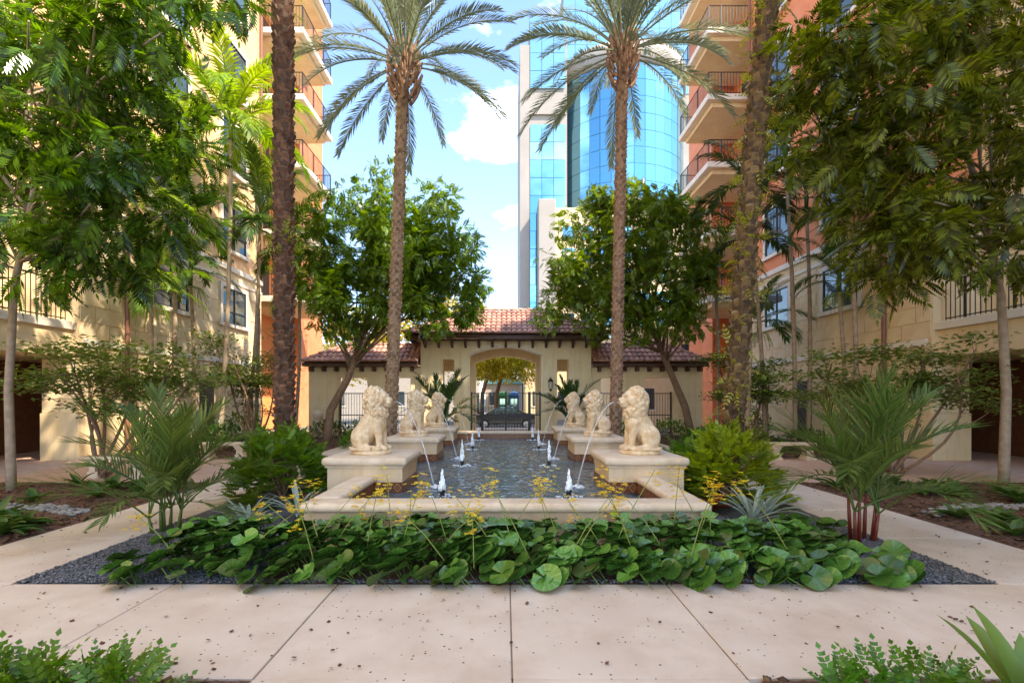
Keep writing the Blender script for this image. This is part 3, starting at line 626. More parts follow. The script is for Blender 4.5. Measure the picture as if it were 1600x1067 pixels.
def iron_panel(parent, x0, x1, y, z0, z1, L0, step=.125, rails=(0.0,), posts=(True, True), scroll=False):
    for px, on in ((x0, posts[0]), (x1, posts[1])):
        if on: vbar(parent, px, y, 0.03, z1+.07, .06, L0, 'post')
    for z in [z0, z1]+list(rails): MB().box(x0+.03, x1-.03, y-.02, y+.02, z-.02, z+.02).build('rail', M_iron, parent)
    n = int((x1-x0)/step)
    for i in range(1, n): vbar(parent, x0+(x1-x0)*i/n, y, z0+.02, z1-.02, .016, L0)
    if scroll:
        for i in range(n):
            x = x0+(x1-x0)*(i+.5)/n; P = [(x+.05*math.cos(t), y, .68+.05*math.sin(t)) for t in [k*math.pi/5 for k in range(11)]]
            MB().tube(P, .008, 4, False).build('scroll', M_iron, parent)
            P = [(x+.045*math.cos(t), y, .42+.09*math.sin(t)) for t in [k*math.pi/5 for k in range(11)]]
            MB().tube(P, .008, 4, False).build('scroll', M_iron, parent)
gt = thing('entrance_gate', 'black wrought iron double gate under the arch', 'gate', (0, 21.2, 0))
for x0, x1 in ((-1.0, 0.0), (0.02, 1.02)): iron_panel(gt, x0, x1, 21.2, .14, 1.86, (0, 21.2, 0), .125, (.9, .82, .26), (True, True), True)
for x0, x1 in ((-1.5, -1.06), (1.08, 1.52)): iron_panel(gt, x0, x1, 21.2, .14, 1.86, (0, 21.2, 0), .12, (.9,))
# side wings of the gatehouse
for sg in (-1, 1):
    w = thing('garden_wall_wing', 'low yellow wall with clay tile roof on the %s side of the gatehouse' % ('red flower' if sg < 0 else 'lantern'), 'wall', (sg*6, 21.2, 0))
    def bx(a, b, z0, z1, nm, y0=21.2, y1=21.6, m=M_yellow): x0, x1 = sorted((sg*a, sg*b)); return MB().box(x0, x1, y0, y1, z0, z1).build(nm, m, w)
    bx(3.76, 8.7, 2.55, 3.02, 'lintel')
    for a, b in ((3.76, 4.2), (5.1, 6.1), (7.4, 8.7)): bx(a, b, 0, 2.548, 'pier')
    for a, b in ((3.76, 4.2), (5.1, 6.1), (7.4, 8.7)): x0, x1 = sorted((sg*a, sg*b)); blocks(w, 'x', 21.198, x0+.01, x1-.01, 0.02, 2.5, 0.55, 0.62, M_yellow)
    x0, x1 = sorted((sg*3.78, sg*8.75)); tile_roof(w, x0, x1, 20.6, 22.0, 3.2, 4.05, sg < 0, sg > 0, single=True)
    MB().box(x0, x1, 20.64, 20.72, 3.02, 3.17).build('fascia', M_wood, w)
    MB().box(x0, x1, 20.722, 21.6, 3.022, 3.05).build('soffit', M_wood, w)
    for i in range(9):
        x = sg*(4.1+i*.55); MB().box(x-.05, x+.05, 20.8, 21.195, 2.82, 3.02).build('bracket', M_wood, w)
    for a, b in ((4.2, 5.1), (6.1, 7.4)):
        x0, x1 = sorted((sg*a, sg*b)); fn = thing('iron_fence', 'black iron fence panel in the %s opening of the wall on the %s side' % ('narrow' if a < 5 else 'wide', 'red flower' if sg < 0 else 'lantern'), 'fence', ((x0+x1)/2, 21.4, 0), 0, 'iron fence panels in the wall openings')
        iron_panel(fn, x0+.04, x1-.04, 21.4, .14, 1.86, ((x0+x1)/2, 21.4, 0), .12, (.9,))

# ------------------------------------------------------------------ the two apartment buildings
def balustrade(parent, pts, z, h=1.05, step=.12, L0=(0, 0, 0)):
    for i in range(len(pts)-1):
        a = Vector((*pts[i], 0)); b = Vector((*pts[i+1], 0)); L_ = (b-a).length; n = max(1, int(L_/step)); d = (b-a).normalized()
        for zz, w in ((z+h, .025), (z+.08, .016)):
            MB().tube([a+Vector((0, 0, zz)), b+Vector((0, 0, zz))], w, 4).build('hand_rail', M_iron, parent)
        for k in range(n+1):
            p = a.lerp(b, k/n); post = (k % 9 == 0)
            vbar(parent, p.x, p.y, z, z+h, .045 if post else .016, L0, 'post' if post else 'baluster')
FX = 11.36
for sg in (-1, 1):
    B = thing('apartment_building', 'apartment block in salmon and cream with balconies, %s' % ('behind the bright lime palm' if sg < 0 else 'with brown downpipes beside the glass tower'), 'building', (sg*FX, 17, 0))
    L0 = (sg*FX, 17, 0)
    def bx(a, b, y0, y1, z0, z1, nm, m, bev=0.0):
        x0, x1 = sorted((sg*a, sg*b)); return MB().box(x0, x1, y0, y1, z0, z1).build(nm, m, B, bevel=bev)
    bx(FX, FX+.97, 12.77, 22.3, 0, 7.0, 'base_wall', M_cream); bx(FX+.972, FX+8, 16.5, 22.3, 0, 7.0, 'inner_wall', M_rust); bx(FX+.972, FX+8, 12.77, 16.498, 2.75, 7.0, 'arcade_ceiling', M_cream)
    x0, x1 = sorted((sg*(FX+.98), sg*15.9)); sheet('arcade_floor_'+('left' if sg < 0 else 'right'), x0, x1, 13.21, 16.49, 0.0, M_brick)
    bx(FX+.02, FX+8, 12.8, 22.3, 7.002, 20.5, 'upper_wall', M_salmon_sunlit if sg < 0 else M_salmon)
    bx(FX+1.3, FX+8, 22.302, 30, 0, 27, 'balcony_wall', M_orange)
    bx(FX+.1, FX+8, 26.6, 30, 0, 26.9, 'end_wall', M_salmon)
    bx(FX+1.3, FX+8, 3.0, 12.76, 3.7, 20.4, 'upper_wall', M_cream); bx(FX+1.3, FX+8, -16, 2.998, 3.7, 32, 'unseen_shade_wing', M_cream)  # wing out of view, added and raised to shade foreground and near canopy
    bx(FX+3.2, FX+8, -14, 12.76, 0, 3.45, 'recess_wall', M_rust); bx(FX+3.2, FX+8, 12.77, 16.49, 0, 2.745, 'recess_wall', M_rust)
    bx(FX+.05, FX+3.19, -14, 12.76, 3.452, 3.66, 'terrace_slab', M_trim, .01)
    bx(FX+.12, FX+3.19, -14, 12.76, 2.75, 3.45, 'beam', M_cream)
    bx(FX-.01, FX+.97, 12.70, 12.765, 0.0, 1.25, 'pillar_plinth', M_cream, .012); bx(FX-.05, FX-.002, 12.70, 13.9, 0, 1.25, 'pillar_plinth', M_cream, .012)
    bx(FX-.09, FX+.02, 12.72, 22.32, 6.86, 7.08, 'cornice', M_trim, .02); bx(FX-.05, FX+.02, 12.74, 22.31, 6.42, 6.54, 'string_course', M_trim, .01)
    bx(FX-.07, FX+.02, 12.9, 22.31, 3.05, 3.25, 'string_course', M_trim, .02)
    win = [(19.2, 20.9), (15.4, 17.1)]
    skip = [(a-.15, b+.15, 4.5, 6.3) for a, b in win]+[(17.6, 18.9, 0, 2.4)]
    blocks(B, 'y', sg*(FX-.002), 12.8, 22.28, 1.26, 3.04, .95, .46, M_block, skip); blocks(B, 'y', sg*(FX-.002), 12.8, 22.28, 3.26, 6.41, .95, .46, M_block, skip)
    x0, x1 = sorted((sg*(FX+.01), sg*(FX+.96))); blocks(B, 'x', 12.762, x0, x1, 1.26, 2.74, .48, .37, M_block); blocks(B, 'x', 12.762, x0, x1, 2.76, 3.44, .95, .34, M_block)
    def window(y0, y1, z0, z1, trim=True):
        wn = new_obj('window', None, B, (0, (y0+y1)/2-17, z0)); off = (L0[0], (y0+y1)/2, z0)
        def wb(nm, m, xa, xb, ya, yb, za, zb): x0_, x1_ = sorted((sg*xa, sg*xb)); mb = MB().box(x0_, x1_, ya, yb, za, zb); mb.build(nm, m, wn)
        x = FX-.03
        wb('pane', M_win, x, x+.02, y0+.02, y1-.02, z0+.02, z1-.02)
        for a, b in ((y0-.0, y0+.05), (y1-.05, y1), ((y0+y1)/2-.025, (y0+y1)/2+.025)): wb('frame', M_iron, x-.03, x-.002, a, b, z0, z1)
        for a in (z0, z1-.05, z0+(z1-z0)*.32): wb('frame', M_iron, x-.031, x-.003, y0+.051, y1-.051, a, a+.05)
        if trim:
            wb('surround', M_trim, FX-.08, FX+.01, y0-.16, y0-.002, z0-.14, z1+.16); wb('surround', M_trim, FX-.08, FX+.01, y1+.002, y1+.16, z0-.14, z1+.16)
            wb('surround', M_trim, FX-.081, FX+.011, y0-.001, y1+.001, z1+.002, z1+.161); wb('sill', M_trim, FX-.12, FX+.01, y0-.22, y1+.22, z0-.14, z0-.002)
    for a, b in win:
        window(a, b, 4.7, 6.15)
        for k in range(4): window(a, b, 7.75+3.3*k, 9.7+3.3*k)
    bx(FX-.012, FX+.01, 17.8, 18.7, 0.02, 2.3, 'garden_door', M_iron)
    for k, z in enumerate((6.5, 9.65, 12.85, 16.05, 19.2, 22.3)):
        bc = new_obj('balcony', None, B, (0, 0, 0))
        x0, x1 = sorted((sg*(FX-1.8), sg*(FX+1.29))); MB().box(x0, x1, 22.7, 26.5, z-.28, z).build('slab', M_trim, bc, bevel=.02)
        x0, x1 = sorted((sg*(FX-1.5), sg*(FX+1.29))); MB().box(x0, x1, 22.95, 26.25, z-.5, z-.282).build('soffit_step', M_cream, bc)
        balustrade(bc, [(sg*(FX+.2), 22.78), (sg*(FX-1.72), 22.78), (sg*(FX-1.72), 26.42), (sg*(FX+.1), 26.42)], z, 1.05, .14, L0)
        x0, x1 = sorted((sg*(FX+1.25), sg*(FX+1.298))); MB().box(x0, x1, 23.2, 25.6, z+.02, z+2.3).build('glass_door', M_win, bc)
        for y in (23.2, 24.4, 25.55): MB().box(x0-.02, x1-.002, y, y+.06, z+.02, z+2.32).build('door_frame', M_iron, bc)
    tr_ = new_obj('terrace_railing', None, B, (0, 0, 0)); balustrade(tr_, [(sg*(FX+.2), 5.0), (sg*(FX+.2), 12.6)], 3.66, 1.05, .13, L0)
    for y, z0, z1 in ((22.15, 7.1, 20.5), (14.3, .1, 6.4)):
        MB().tube([(sg*(FX-.1), y, z0), (sg*(FX-.1), y, z1)], .06, 8).build('downpipe', M_pipe, B)
    bx(FX+3.14, FX+3.19, 7.2, 9.8, 0.02, 2.5, 'dark_door', M_win); bx(FX+3.10, FX+3.2, 9.9, 10.1, 0.02, 2.6, 'door_jamb', M_orange)

# ------------------------------------------------------------------ glass tower, far buildings, street
TY = 70.0
tw = thing('glass_tower', 'tall office tower with a curved blue glass bay and white stone frame', 'tower', (12, TY, 0))
def tb(nm, m, x0, x1, y0, y1, z0, z1, bev=0): return MB().box(x0, x1, y0, y1, z0, z1).build(nm, m, tw, bevel=bev)
tb('slab_core', M_tower, 3.5, 9.0, TY+.3, TY+14, 0, 57); tb('core', M_tower, 9.0, 34, TY+6, TY+26, 0, 66)
tb('corner_pier', M_tower, 2.1, 3.48, TY-.1, TY+14, 0, 53); tb('stone_band', M_tower, 3.48, 8.8, TY-.05, TY+.29, 43.0, 45.4)
pane_me = {}
def pane(w, h, m):
    k = (round(w, 2), round(h, 2), m.name)
    if k not in pane_me:
        b = MB().box(-w/2+.03, w/2-.03, -.03, .03, -h/2+.03, h/2-.03); pane_me[k] = b.mesh('pane'); pane_me[k].materials.append(m)
    return pane_me[k]
r = random.Random(12)
for i in range(3):
    for k in range(22):
        z = 1.3+2.6*k
        if 42.5 < z < 45.9: continue
        w = 5.2/3; o = new_obj('glass_pane', pane(w, 2.6, M_glass2 if z > 36 else M_glass), tw, (3.55+w*(i+.5)-12, .1, z), (R(r.uniform(-.8, .8)), 0, R(r.uniform(-.8, .8))))
for i in range(13):
    for k in range(6): new_obj('glass_pane', pane(1.9, 2.6, M_glass2), tw, (9.1+1.9*(i+.5)-12, 5.95, 51.0+2.6*k), (R(r.uniform(-.6, .6)), 0, R(r.uniform(-.6, .6))))
CXc, CYc, RC = 18.2, TY+8, 10.0
for k in range(8):
    z = 31.3+2.4*k
    for i in range(18):
        jj = random.Random(i*5).uniform(-3.5, 3.5)
        a = R(188+(352-188)*(i+.5)/18); w = RC*R(164)/18
        new_obj('glass_pane', pane(w, 2.4, M_glass), tw, (CXc+RC*math.cos(a)-12, CYc+RC*math.sin(a)-TY, z), (R(r.uniform(-.5, .5)), 0, a+math.pi/2+R(jj+r.uniform(-.6, .6))))
MB().lathe([(RC-.15, 30.1), (RC-.15, 49.3)], 64, (CXc, CYc)).build('bay_core', M_glass2, tw, True)
MB().lathe([(RC+.25, 28.9), (RC+.35, 29.3), (RC+.35, 30.0), (RC+.1, 30.06)], 64, (CXc, CYc)).build('bay_sill', M_tower, tw, True)
MB().lathe([(RC+.1, 49.3), (RC+.4, 49.4), (RC+.4, 52.3), (RC-.1, 52.4)], 64, (CXc, CYc)).build('bay_parapet', M_tower, tw, True)
tb('lower_block', M_tower, 4.6, 7.0, TY-3, TY+.2, 0, 29.5, .1); tb('lower_block', M_cream, 7.02, 26, TY-1.5, TY+5.9, 0, 28.8)
for k in range(8):
    for i in range(6):
        new_obj('window_pane', pane(1.7, 1.9, M_glass), tw, (9.0+2.7*i-12, -1.52, 3.5+3.1*k))
def far_house(name, label, x0, x1, y0, y1, h, m, nw, nf, roof=None):
    b = thing(name, label, 'building', ((x0+x1)/2, y0, -.42)); MB().box(x0, x1, y0, y1, -.42, h).build('wall', m, b)
    for i in range(nw):
        for k in range(nf):
            x = x0+(x1-x0)*(i+.5)/nw; z = .9+(h-.4)/nf*k
            wn = MB().box(x-.5, x+.5, y0-.03, y0-.004, z, z+1.4).build('window', M_win, b); 
            MB().box(x-.6, x+.6, y0-.06, y0-.005, z-.12, z-.004).build('sill', M_trim, wn, world=True)
    if roof: MB().add([(x0-.3, y0-.3, h), (x1+.3, y0-.3, h), (x1+.3, y1, h), (x0-.3, y1, h), ((x0+x1)/2, y0-.3, h+1.6), ((x0+x1)/2, y1, h+1.6)], [(0, 1, 4), (1, 2, 5, 4), (3, 0, 4, 5), (2, 3, 5), (0, 3, 2, 1)]).build('roof', roof, b)
    return b
far_house('white_house', 'small white street house with a teal gable', -2.2, 1.6, 52, 58, 3.2, M_walk, 2, 1, M_teal)
far_house('street_building', 'cream street building with square windows seen through the arch', 1.9, 14, 46, 56, 7.5, M_cream, 5, 2)
far_house('street_building', 'long pale building across the street behind the yellow trees', -30, -3.2, 48, 60, 7.0, M_walk, 9, 2)
far_house('annex_building', 'low cream building behind the tiled wall on the lantern side', 8.0, 22, 32, 44, 6.3, M_cream, 5, 2)
# parked car seen through the gate
car = thing('parked_car', 'dark sedan parked on the street behind the iron gate', 'car', (0, 33, -.42))
prof = [(-2.3, .35), (-2.35, .7), (-2.2, .92), (-1.35, 1.02), (-.65, 1.43), (.55, 1.45), (1.35, 1.08), (2.15, .95), (2.35, .72), (2.3, .35)]
def extr(prof, y0, y1, z): n = len(prof); return MB().add([(x, y0, z+h) for x, h in prof]+[(x, y1, z+h) for x, h in prof], [tuple(range(n)), tuple(range(2*n-1, n-1, -1))]+[(i, i+n, (i+1) % n+n, (i+1) % n) for i in range(n)])
extr(prof, 32.15, 33.85, -.42).build('body', M_carpaint, car, bevel=.05)
for xs in (((-1.15, 1.02), (-.6, 1.36), (-.08, 1.38), (-.08, 1.02)), ((0, 1.02), (0, 1.38), (.5, 1.38), (1.15, 1.06))): extr(list(xs), 32.13, 32.147, -.42).build('side_window', M_glass2, car)
for x in (-1.42, 1.4):
    for y in (32.12, 33.66):
        w = MB(); w.tube([(x, y, -.09), (x, y+.22, -.09)], .33, 20); wo_ = w.build('wheel', M_tyre, car)
        MB().tube([(x, y-.012, -.09), (x, y+.1, -.09)], .21, 14).build('rim', M_alloy, wo_)
MB().box(2.18, 2.36, 32.12, 32.4, .26, .4).build('headlight', M_lamp, car); MB().box(-2.37, -2.2, 32.12, 32.4, .28, .42).build('tail_light', M_redfl, car)
for nm, m, x in (('green', M_green, -.25), ('blue', M_blue, .75)):
    k = thing('street_kiosk', '%s street kiosk standing on the far kerb behind the parked car' % nm, 'kiosk', (x, 42, -.42))
    MB().box(x-.42, x+.42, 41.7, 42.3, -.42, 1.9).build('cabinet', m, k, bevel=.03); MB().lathe([(.55, 1.9), (.5, 2.02), (.2, 2.2), (.02, 2.25)], 12, (x, 42)).build('canopy', m, k)
    MB().box(x-.3, x+.3, 41.68, 41.698, .6, 1.6).build('front_panel', M_glass2, k)

# ------------------------------------------------------------------ trees and palms
def crown_mesh(name, m, T, clumps, per, seed, spread=0.6, out=0.7, down=0.25, smin=.8, smax=1.2):
    """clumps: list of (center, radius); leaves radiate out of each clump"""
    r = np.random.default_rng(seed); P = []; D = []
    for c, rad in clumps:
        k = per; d = nrm(r.normal(size=(k, 3))); q = rad*r.uniform(.25, 1, k)[:, None]**.6
        P.append(np.array(c)+d*q); dd = d*out+r.normal(size=(k, 3))*spread; dd[:, 2] -= down; D.append(dd)
    P = np.concatenate(P); D = np.concatenate(D); n = len(P); N = np.c_[r.normal(size=(n, 2))*.45, np.ones(n)]
    V, F = scatter(T, P, D, N, r.uniform(smin, smax, n)); return fast_mesh(name, V, F, m)
def ellipsoid_clumps(c, rad, n, cr, seed, shell=.55):
    r = random.Random(seed); out_ = []
    for i in range(n):
        while True:
            d = Vector((r.gauss(0, 1), r.gauss(0, 1), r.gauss(0, 1))).normalized(); 
            if d.z > -.95: break
        q = r.uniform(shell, 1); out_.append(((c[0]+d.x*rad[0]*q, c[1]+d.y*rad[1]*q, c[2]+d.z*rad[2]*q), cr*r.uniform(.75, 1.25)))
    return out_
def broad_tree(name, label, base, pts, r0, clumps, T, m, per, seed, group=None, cat='tree', bark=M_limb, nlimb=24, **kw):
    t = thing(name, label, cat, base, 0, group); rnd = random.Random(seed); mb = MB()
    pts = [Vector(p) for p in pts]; k = len(pts); fine = []
    for i in range(k-1):
        for j in range(4): fine.append(pts[i].lerp(pts[i+1], j/4))
    fine.append(pts[-1]); n = len(fine); mb.tube(fine, [r0*(1-.55*i/(n-1)) for i in range(n)], 9); mb.build('trunk', bark, t, True)
    cl = sorted(clumps, key=lambda c: rnd.random())[:nlimb]; lm = MB()
    for c, rad in cl:
        a = fine[rnd.randint(int(n*.55), n-1)]; mid = a.lerp(Vector(c), .5)+Vector((0, 0, -.12*(Vector(c)-a).length)); limb(lm, a, Vector(c), r0*.32, .012, .1, rnd, 6, 5)
    lm.build('limbs', bark, t, True)
    me = crown_mesh('crown', m, T, clumps, per, seed, **kw); o = new_obj('crown', me, t); o.location = -Vector(base); return t
T_fern = pinnate(9, .42, .19, .046, 62, .25, .1, .25)
T_mid = pinnate(5, .28, .15, .055, 60, .25, .15, .25)
for sg in (-1, 1):
    bx_, by_ = (-8.75, 8.5) if sg < 0 else (9.65, 9.3)
    cl = ellipsoid_clumps((sg*7.9, 8.0, 6.6), (3.0, 2.5, 2.7), 62, .6, 21+sg, .35)
    r = random.Random(5+sg)
    for i in range(26): z_ = r.uniform(4.3, 8.6); cl.append(((sg*r.uniform((4.1 if sg < 0 else 4.7) if z_ > 6.7 else 5.7, 7.0), r.uniform(6.2, 8.2), z_), .45))
    for i in range(6): cl.append(((sg*r.uniform(5.2, 6.4), r.uniform(6.4, 8.0), r.uniform(3.9, 5.0)), .4))
    for i in range(7): cl.append(((sg*r.uniform(6.2, 9.5), r.uniform(7.0, 9.0), r.uniform(3.5, 4.3)), .42))
    broad_tree('fern_leaf_tree', 'tall tree with dark feathery fern-like leaves over the %s' % ('dark doorway' if sg < 0 else 'rust coloured recess'), (bx_, by_, 0),
               [(bx_, by_, -.05), (bx_+.0, by_-.05, 1.8), (bx_-sg*.15, by_-.1, 3.6), (bx_-sg*.8, by_-.4, 5.2), (bx_-sg*1.5, by_-.6, 6.8)], (.075 if sg < 0 else .09), cl, T_fern, M_fern, 19, 31+sg, 'feathery trees over the side beds', bark=M_slim, nlimb=40, spread=.5, down=.35)
for sg, base, pts, c, rad in (
    (-1, (-6.7, 18.1, 0), [(-6.75, 18.1, -.05), (-6.6, 18.1, 1.2), (-5.9, 18.0, 2.4), (-5.5, 18, 3.6), (-5.0, 18, 5.2)], (-4.3, 17.6, 6.7), (3.2, 2.2, 3.1)),
    (1, (7.7, 19.8, 0), [(7.7, 19.8, -.05), (7.4, 19.8, 1.3), (6.7, 19.6, 2.8), (6.0, 19.3, 4.2), (5.4, 19, 5.6)], (4.9, 18.4, 6.8), (3.0, 2.2, 3.0))):
    cl = [(p_, q_*random.Random(i_).uniform(.55, 1.3)) for i_, (p_, q_) in enumerate(ellipsoid_clumps(c, (rad[0]*1.08, rad[1], rad[2]*1.05), 130, .55, 40+sg, .35))]
    r = random.Random(60+sg)
    for (xa, xb, za, zb, n_) in ([(-2.5, -.9, 4.2, 6.2, 11), (-7.3, -5.4, 4.2, 6.4, 10), (-5, -3, 4.2, 5.2, 6)] if sg < 0 else [(1.5, 2.8, 4.5, 6.8, 9), (5.4, 7.2, 3.9, 6.5, 12), (3, 5, 4.3, 5.2, 6)]):
        for i_ in range(n_): cl.append(((r.uniform(xa, xb), c[1]+r.uniform(-1.2, .8), r.uniform(za, zb)), r.uniform(.4, .65)))
    broad_tree('leafy_shade_tree', 'rounded dark green tree leaning over the tiled wall, %s' % ('bent trunk, by red flowers' if sg < 0 else 'before the cream annex'), base, pts, .17, cl, T_mid, M_mid, 52, 50+sg, 'shade trees beside the gatehouse', nlimb=30, down=.3)
# trees across the street
for x, y, z, rx, rz_, lb_ in ((-4.5, 39, 7.0, 4.5, 3.4, 'yellow leaved street tree behind the tiled roof'), (0.4, 38, 5.5, 4.4, 2.5, 'yellow leaved street tree framed by the arch'), (-.6, 35.5, 4.5, 2.9, 1.3, 'low yellow leaved street tree close behind the gate'), (-12, 38, 6.2, 4.2, 3.0, 'yellow leaved street tree behind the low wall wing')):
    cl = ellipsoid_clumps((x, y, z), (rx, 2.5, rz_), 70, .8, int(x*3)+90, .4)
    broad_tree('street_tree', lb_, (x-1.2, y, -.42), [(x-1.2, y, -.45), (x-1.1, y, 2), (x-.5, y, 4.2), (x, y, 6)], .2, cl, simple_leaf(.22, .12), M_yellowleaf, 130, int(y), 'street trees', nlimb=20, spread=.8, smin=.8, smax=1.3)
# small multi-stemmed trees with layered foliage
def stem_tree(base, spans, label, seed, h=2.9, group='small multi-stemmed trees'):
    t = thing('small_tree', label, 'tree', base, 0, group); r = random.Random(seed); cl = []
    for i in range(8):
        a = r.uniform(0, 6.28); e = Vector((base[0]+spans*r.uniform(.35, 1)*math.cos(a), base[1]+.8*math.sin(a), h*r.uniform(.55, 1)))
        b0 = Vector((base[0]+r.uniform(-.12, .12), base[1]+r.uniform(-.12, .12), -.03)); mb = MB(); P = limb(mb, b0, e, .038, .012, .16, r, 6, 8)
        s_ = mb.build('stem', M_limb, t, True)
        for q in range(5):
            p = P[r.randint(5, 8)]+Vector((r.uniform(-.7, .7)*spans*.5, r.uniform(-.4, .4), r.uniform(-.25, .25))); tw_ = MB(); limb(tw_, P[r.randint(4, 7)], p, .012, .005, .15, r, 5, 4); tw_.build('twig', M_limb, s_, True)
            cl.append((tuple(p), .34))
    rr_ = np.random.default_rng(seed); P = []; D = []
    for c, rad in cl:
        k = 150; P.append(np.array(c)+rr_.normal(size=(k, 3))*np.array([rad*.85, rad*.8, rad*.24])); D.append(np.c_[rr_.normal(size=(k, 2)), rr_.normal(size=k)*.25])
    P = np.concatenate(P); D = np.concatenate(D); n = len(P)
    V, F = scatter(simple_leaf(.115, .065), P, D, np.c_[rr_.normal(size=(n, 2))*.35, np.ones(n)], rr_.uniform(.7, 1.3, n))
    o = new_obj('crown', fast_mesh('crown', V, F, M_shrub), t); o.location = -Vector(base); return t
stem_tree((-8.4, 10.0, 0), 2.0, 'small spreading tree with thin bent stems beside the pillar bench', 3, 2.9)
stem_tree((8.6, 10.6, 0), 1.9, 'small spreading tree with thin stems in front of the cream pillar', 4, 2.8)
stem_tree((-8.7, 16.6, 0), 1.3, 'upright small tree with several stems behind the stone bench', 5, 3.9)
stem_tree((8.6, 17.2, 0), 1.1, 'bushy small tree between the leaning palm and the garden door', 6, 3.2)
# date palms
def palm_trunk(t, base, top, r0, r1, mb_, mbo, seed, row=.105, per=5, size=.15, curve=0.0, flare=True):
    r = random.Random(seed); base = Vector(base); top = Vector(top); H = (top-base).length; k = 16; P = []; Q = []
    for i in range(k+1):
        u = i/k; P.append(base.lerp(top, u)+Vector((curve*math.sin(math.pi*u), 0, 0))); Q.append((r0+(r1-r0)*u)*(1.12 if u < .06 and flare else 1))
    m1 = MB().tube(P, Q, 14); m1.build('trunk', mb_, t, True)
    d = (top-base).normalized(); bo = MB(); n = int(H/row); ang = 0
    for i in range(n):
        u = (i+.5)/n; c = base.lerp(top, u)+Vector((curve*math.sin(math.pi*u), 0, 0)); rad = r0+(r1-r0)*u
        for q in range(per):
            a = 2*math.pi*(q+(.5 if i % 2 else 0))/per+r.uniform(-.16, .16)+i*.04; o = Vector((math.cos(a), math.sin(a), 0)); s = Vector((-math.sin(a), math.cos(a), 0)); w = size*r.uniform(.75, 1.15); h = row*r.uniform(1.2, 1.7); ext = r.uniform(.03, .065)*size/.15
            b = c+o*(rad-.015)+Vector((0, 0, r.uniform(-.02, .02)))
            # ragged stub: wide at the bottom, jutting out at the top
            vs = [b-s*w*.55, b+s*w*.55, b+s*w*.42+o*(ext+.02)+Vector((0, 0, h*.75)), b-s*w*.42+o*(ext+.02)+Vector((0, 0, h*.72)), b+s*w*.25+o*.01+Vector((0, 0, h)), b-s*w*.25+o*.01+Vector((0, 0, h)), b+o*(ext*1.25)+Vector((0, 0, h*.62))]
            bo.add(vs, [(0, 1, 2, 6), (0, 6, 3), (3, 6, 2), (3, 2, 4, 5), (1, 4, 2), (0, 3, 5)])
    bo.build('leaf_bases', mbo, t, kind='stuff')
    return P
def add_fronds(t, top, variants, n, rnd, base, spread=(0, 1), sc=(.9, 1.1), name='frond', off=.1):
    """golden-angle spiral of feather leaves; variants ordered from upright to drooping"""
    for i in range(n):
        u = (i+.5)/n; me = variants[min(len(variants)-1, int(u*len(variants)))]; a = i*2.39996+rnd.uniform(-.15, .15); s = rnd.uniform(*sc)
        new_obj(name, me, t, (top[0]-base[0]+off*math.cos(a), top[1]-base[1]+off*math.sin(a), top[2]-base[2]-u*.35), (R(rnd.uniform(-6, 6)), R(rnd.uniform(-5, 5)), a), (s, s, s))
def frond_set(pre, m, L_, angs, **kw): return [frond_mesh(pre, m, L_, elev=e, bend=b, seed=i, **kw) for i, (e, b) in enumerate(angs)]
DATE = frond_set('frond', M_date, 3.1, [(86, 20), (78, 30), (68, 40), (57, 50), (44, 56), (28, 57), (10, 54), (-15, 46)], n=66, ll=.46, lw=.026, stem=.2, vang=28, rw=.026, hang=.12, lang=48)
for bs, top, lab, sc, sd in (((-3.05, 12.6, 0), (-2.66, 12.6, 10.55), 'tall date palm with full crown, beside the tree with the bent trunk', .98, 1), ((3.1, 13.6, 0), (3.33, 13.6, 11.6), 'tall date palm with full crown, in front of the glass tower', 1.1, 2)):
    t = thing('date_palm', lab, 'palm tree', bs, 0, 'date palms beside the pool'); rnd = random.Random(sd)
    palm_trunk(t, bs, top, .155, .125, M_bark2, M_boot2, sd, .10, 6, .10)
    hb = MB()
    for i in range(70):
        a = i*2.4; z = top[2]-1.15+1.3*i/70; rr2 = .22+.16*math.sin(math.pi*min(1, (i+8)/78)); p = Vector((top[0]+rr2*math.cos(a)*.75, top[1]+rr2*math.sin(a)*.75, z)); o_ = Vector((math.cos(a), math.sin(a), 0))
        hb.tube([p, p+o_*.12+Vector((0, 0, .16)), p+o_*.2+Vector((0, 0, .36))], [.05, .04, .02], 5)
    hb.build('crown_heart', M_boot2, t)
    add_fronds(t, (top[0], top[1], top[2]+.15), DATE, 58, rnd, bs, sc=(sc*.9, sc*1.08), off=.14)
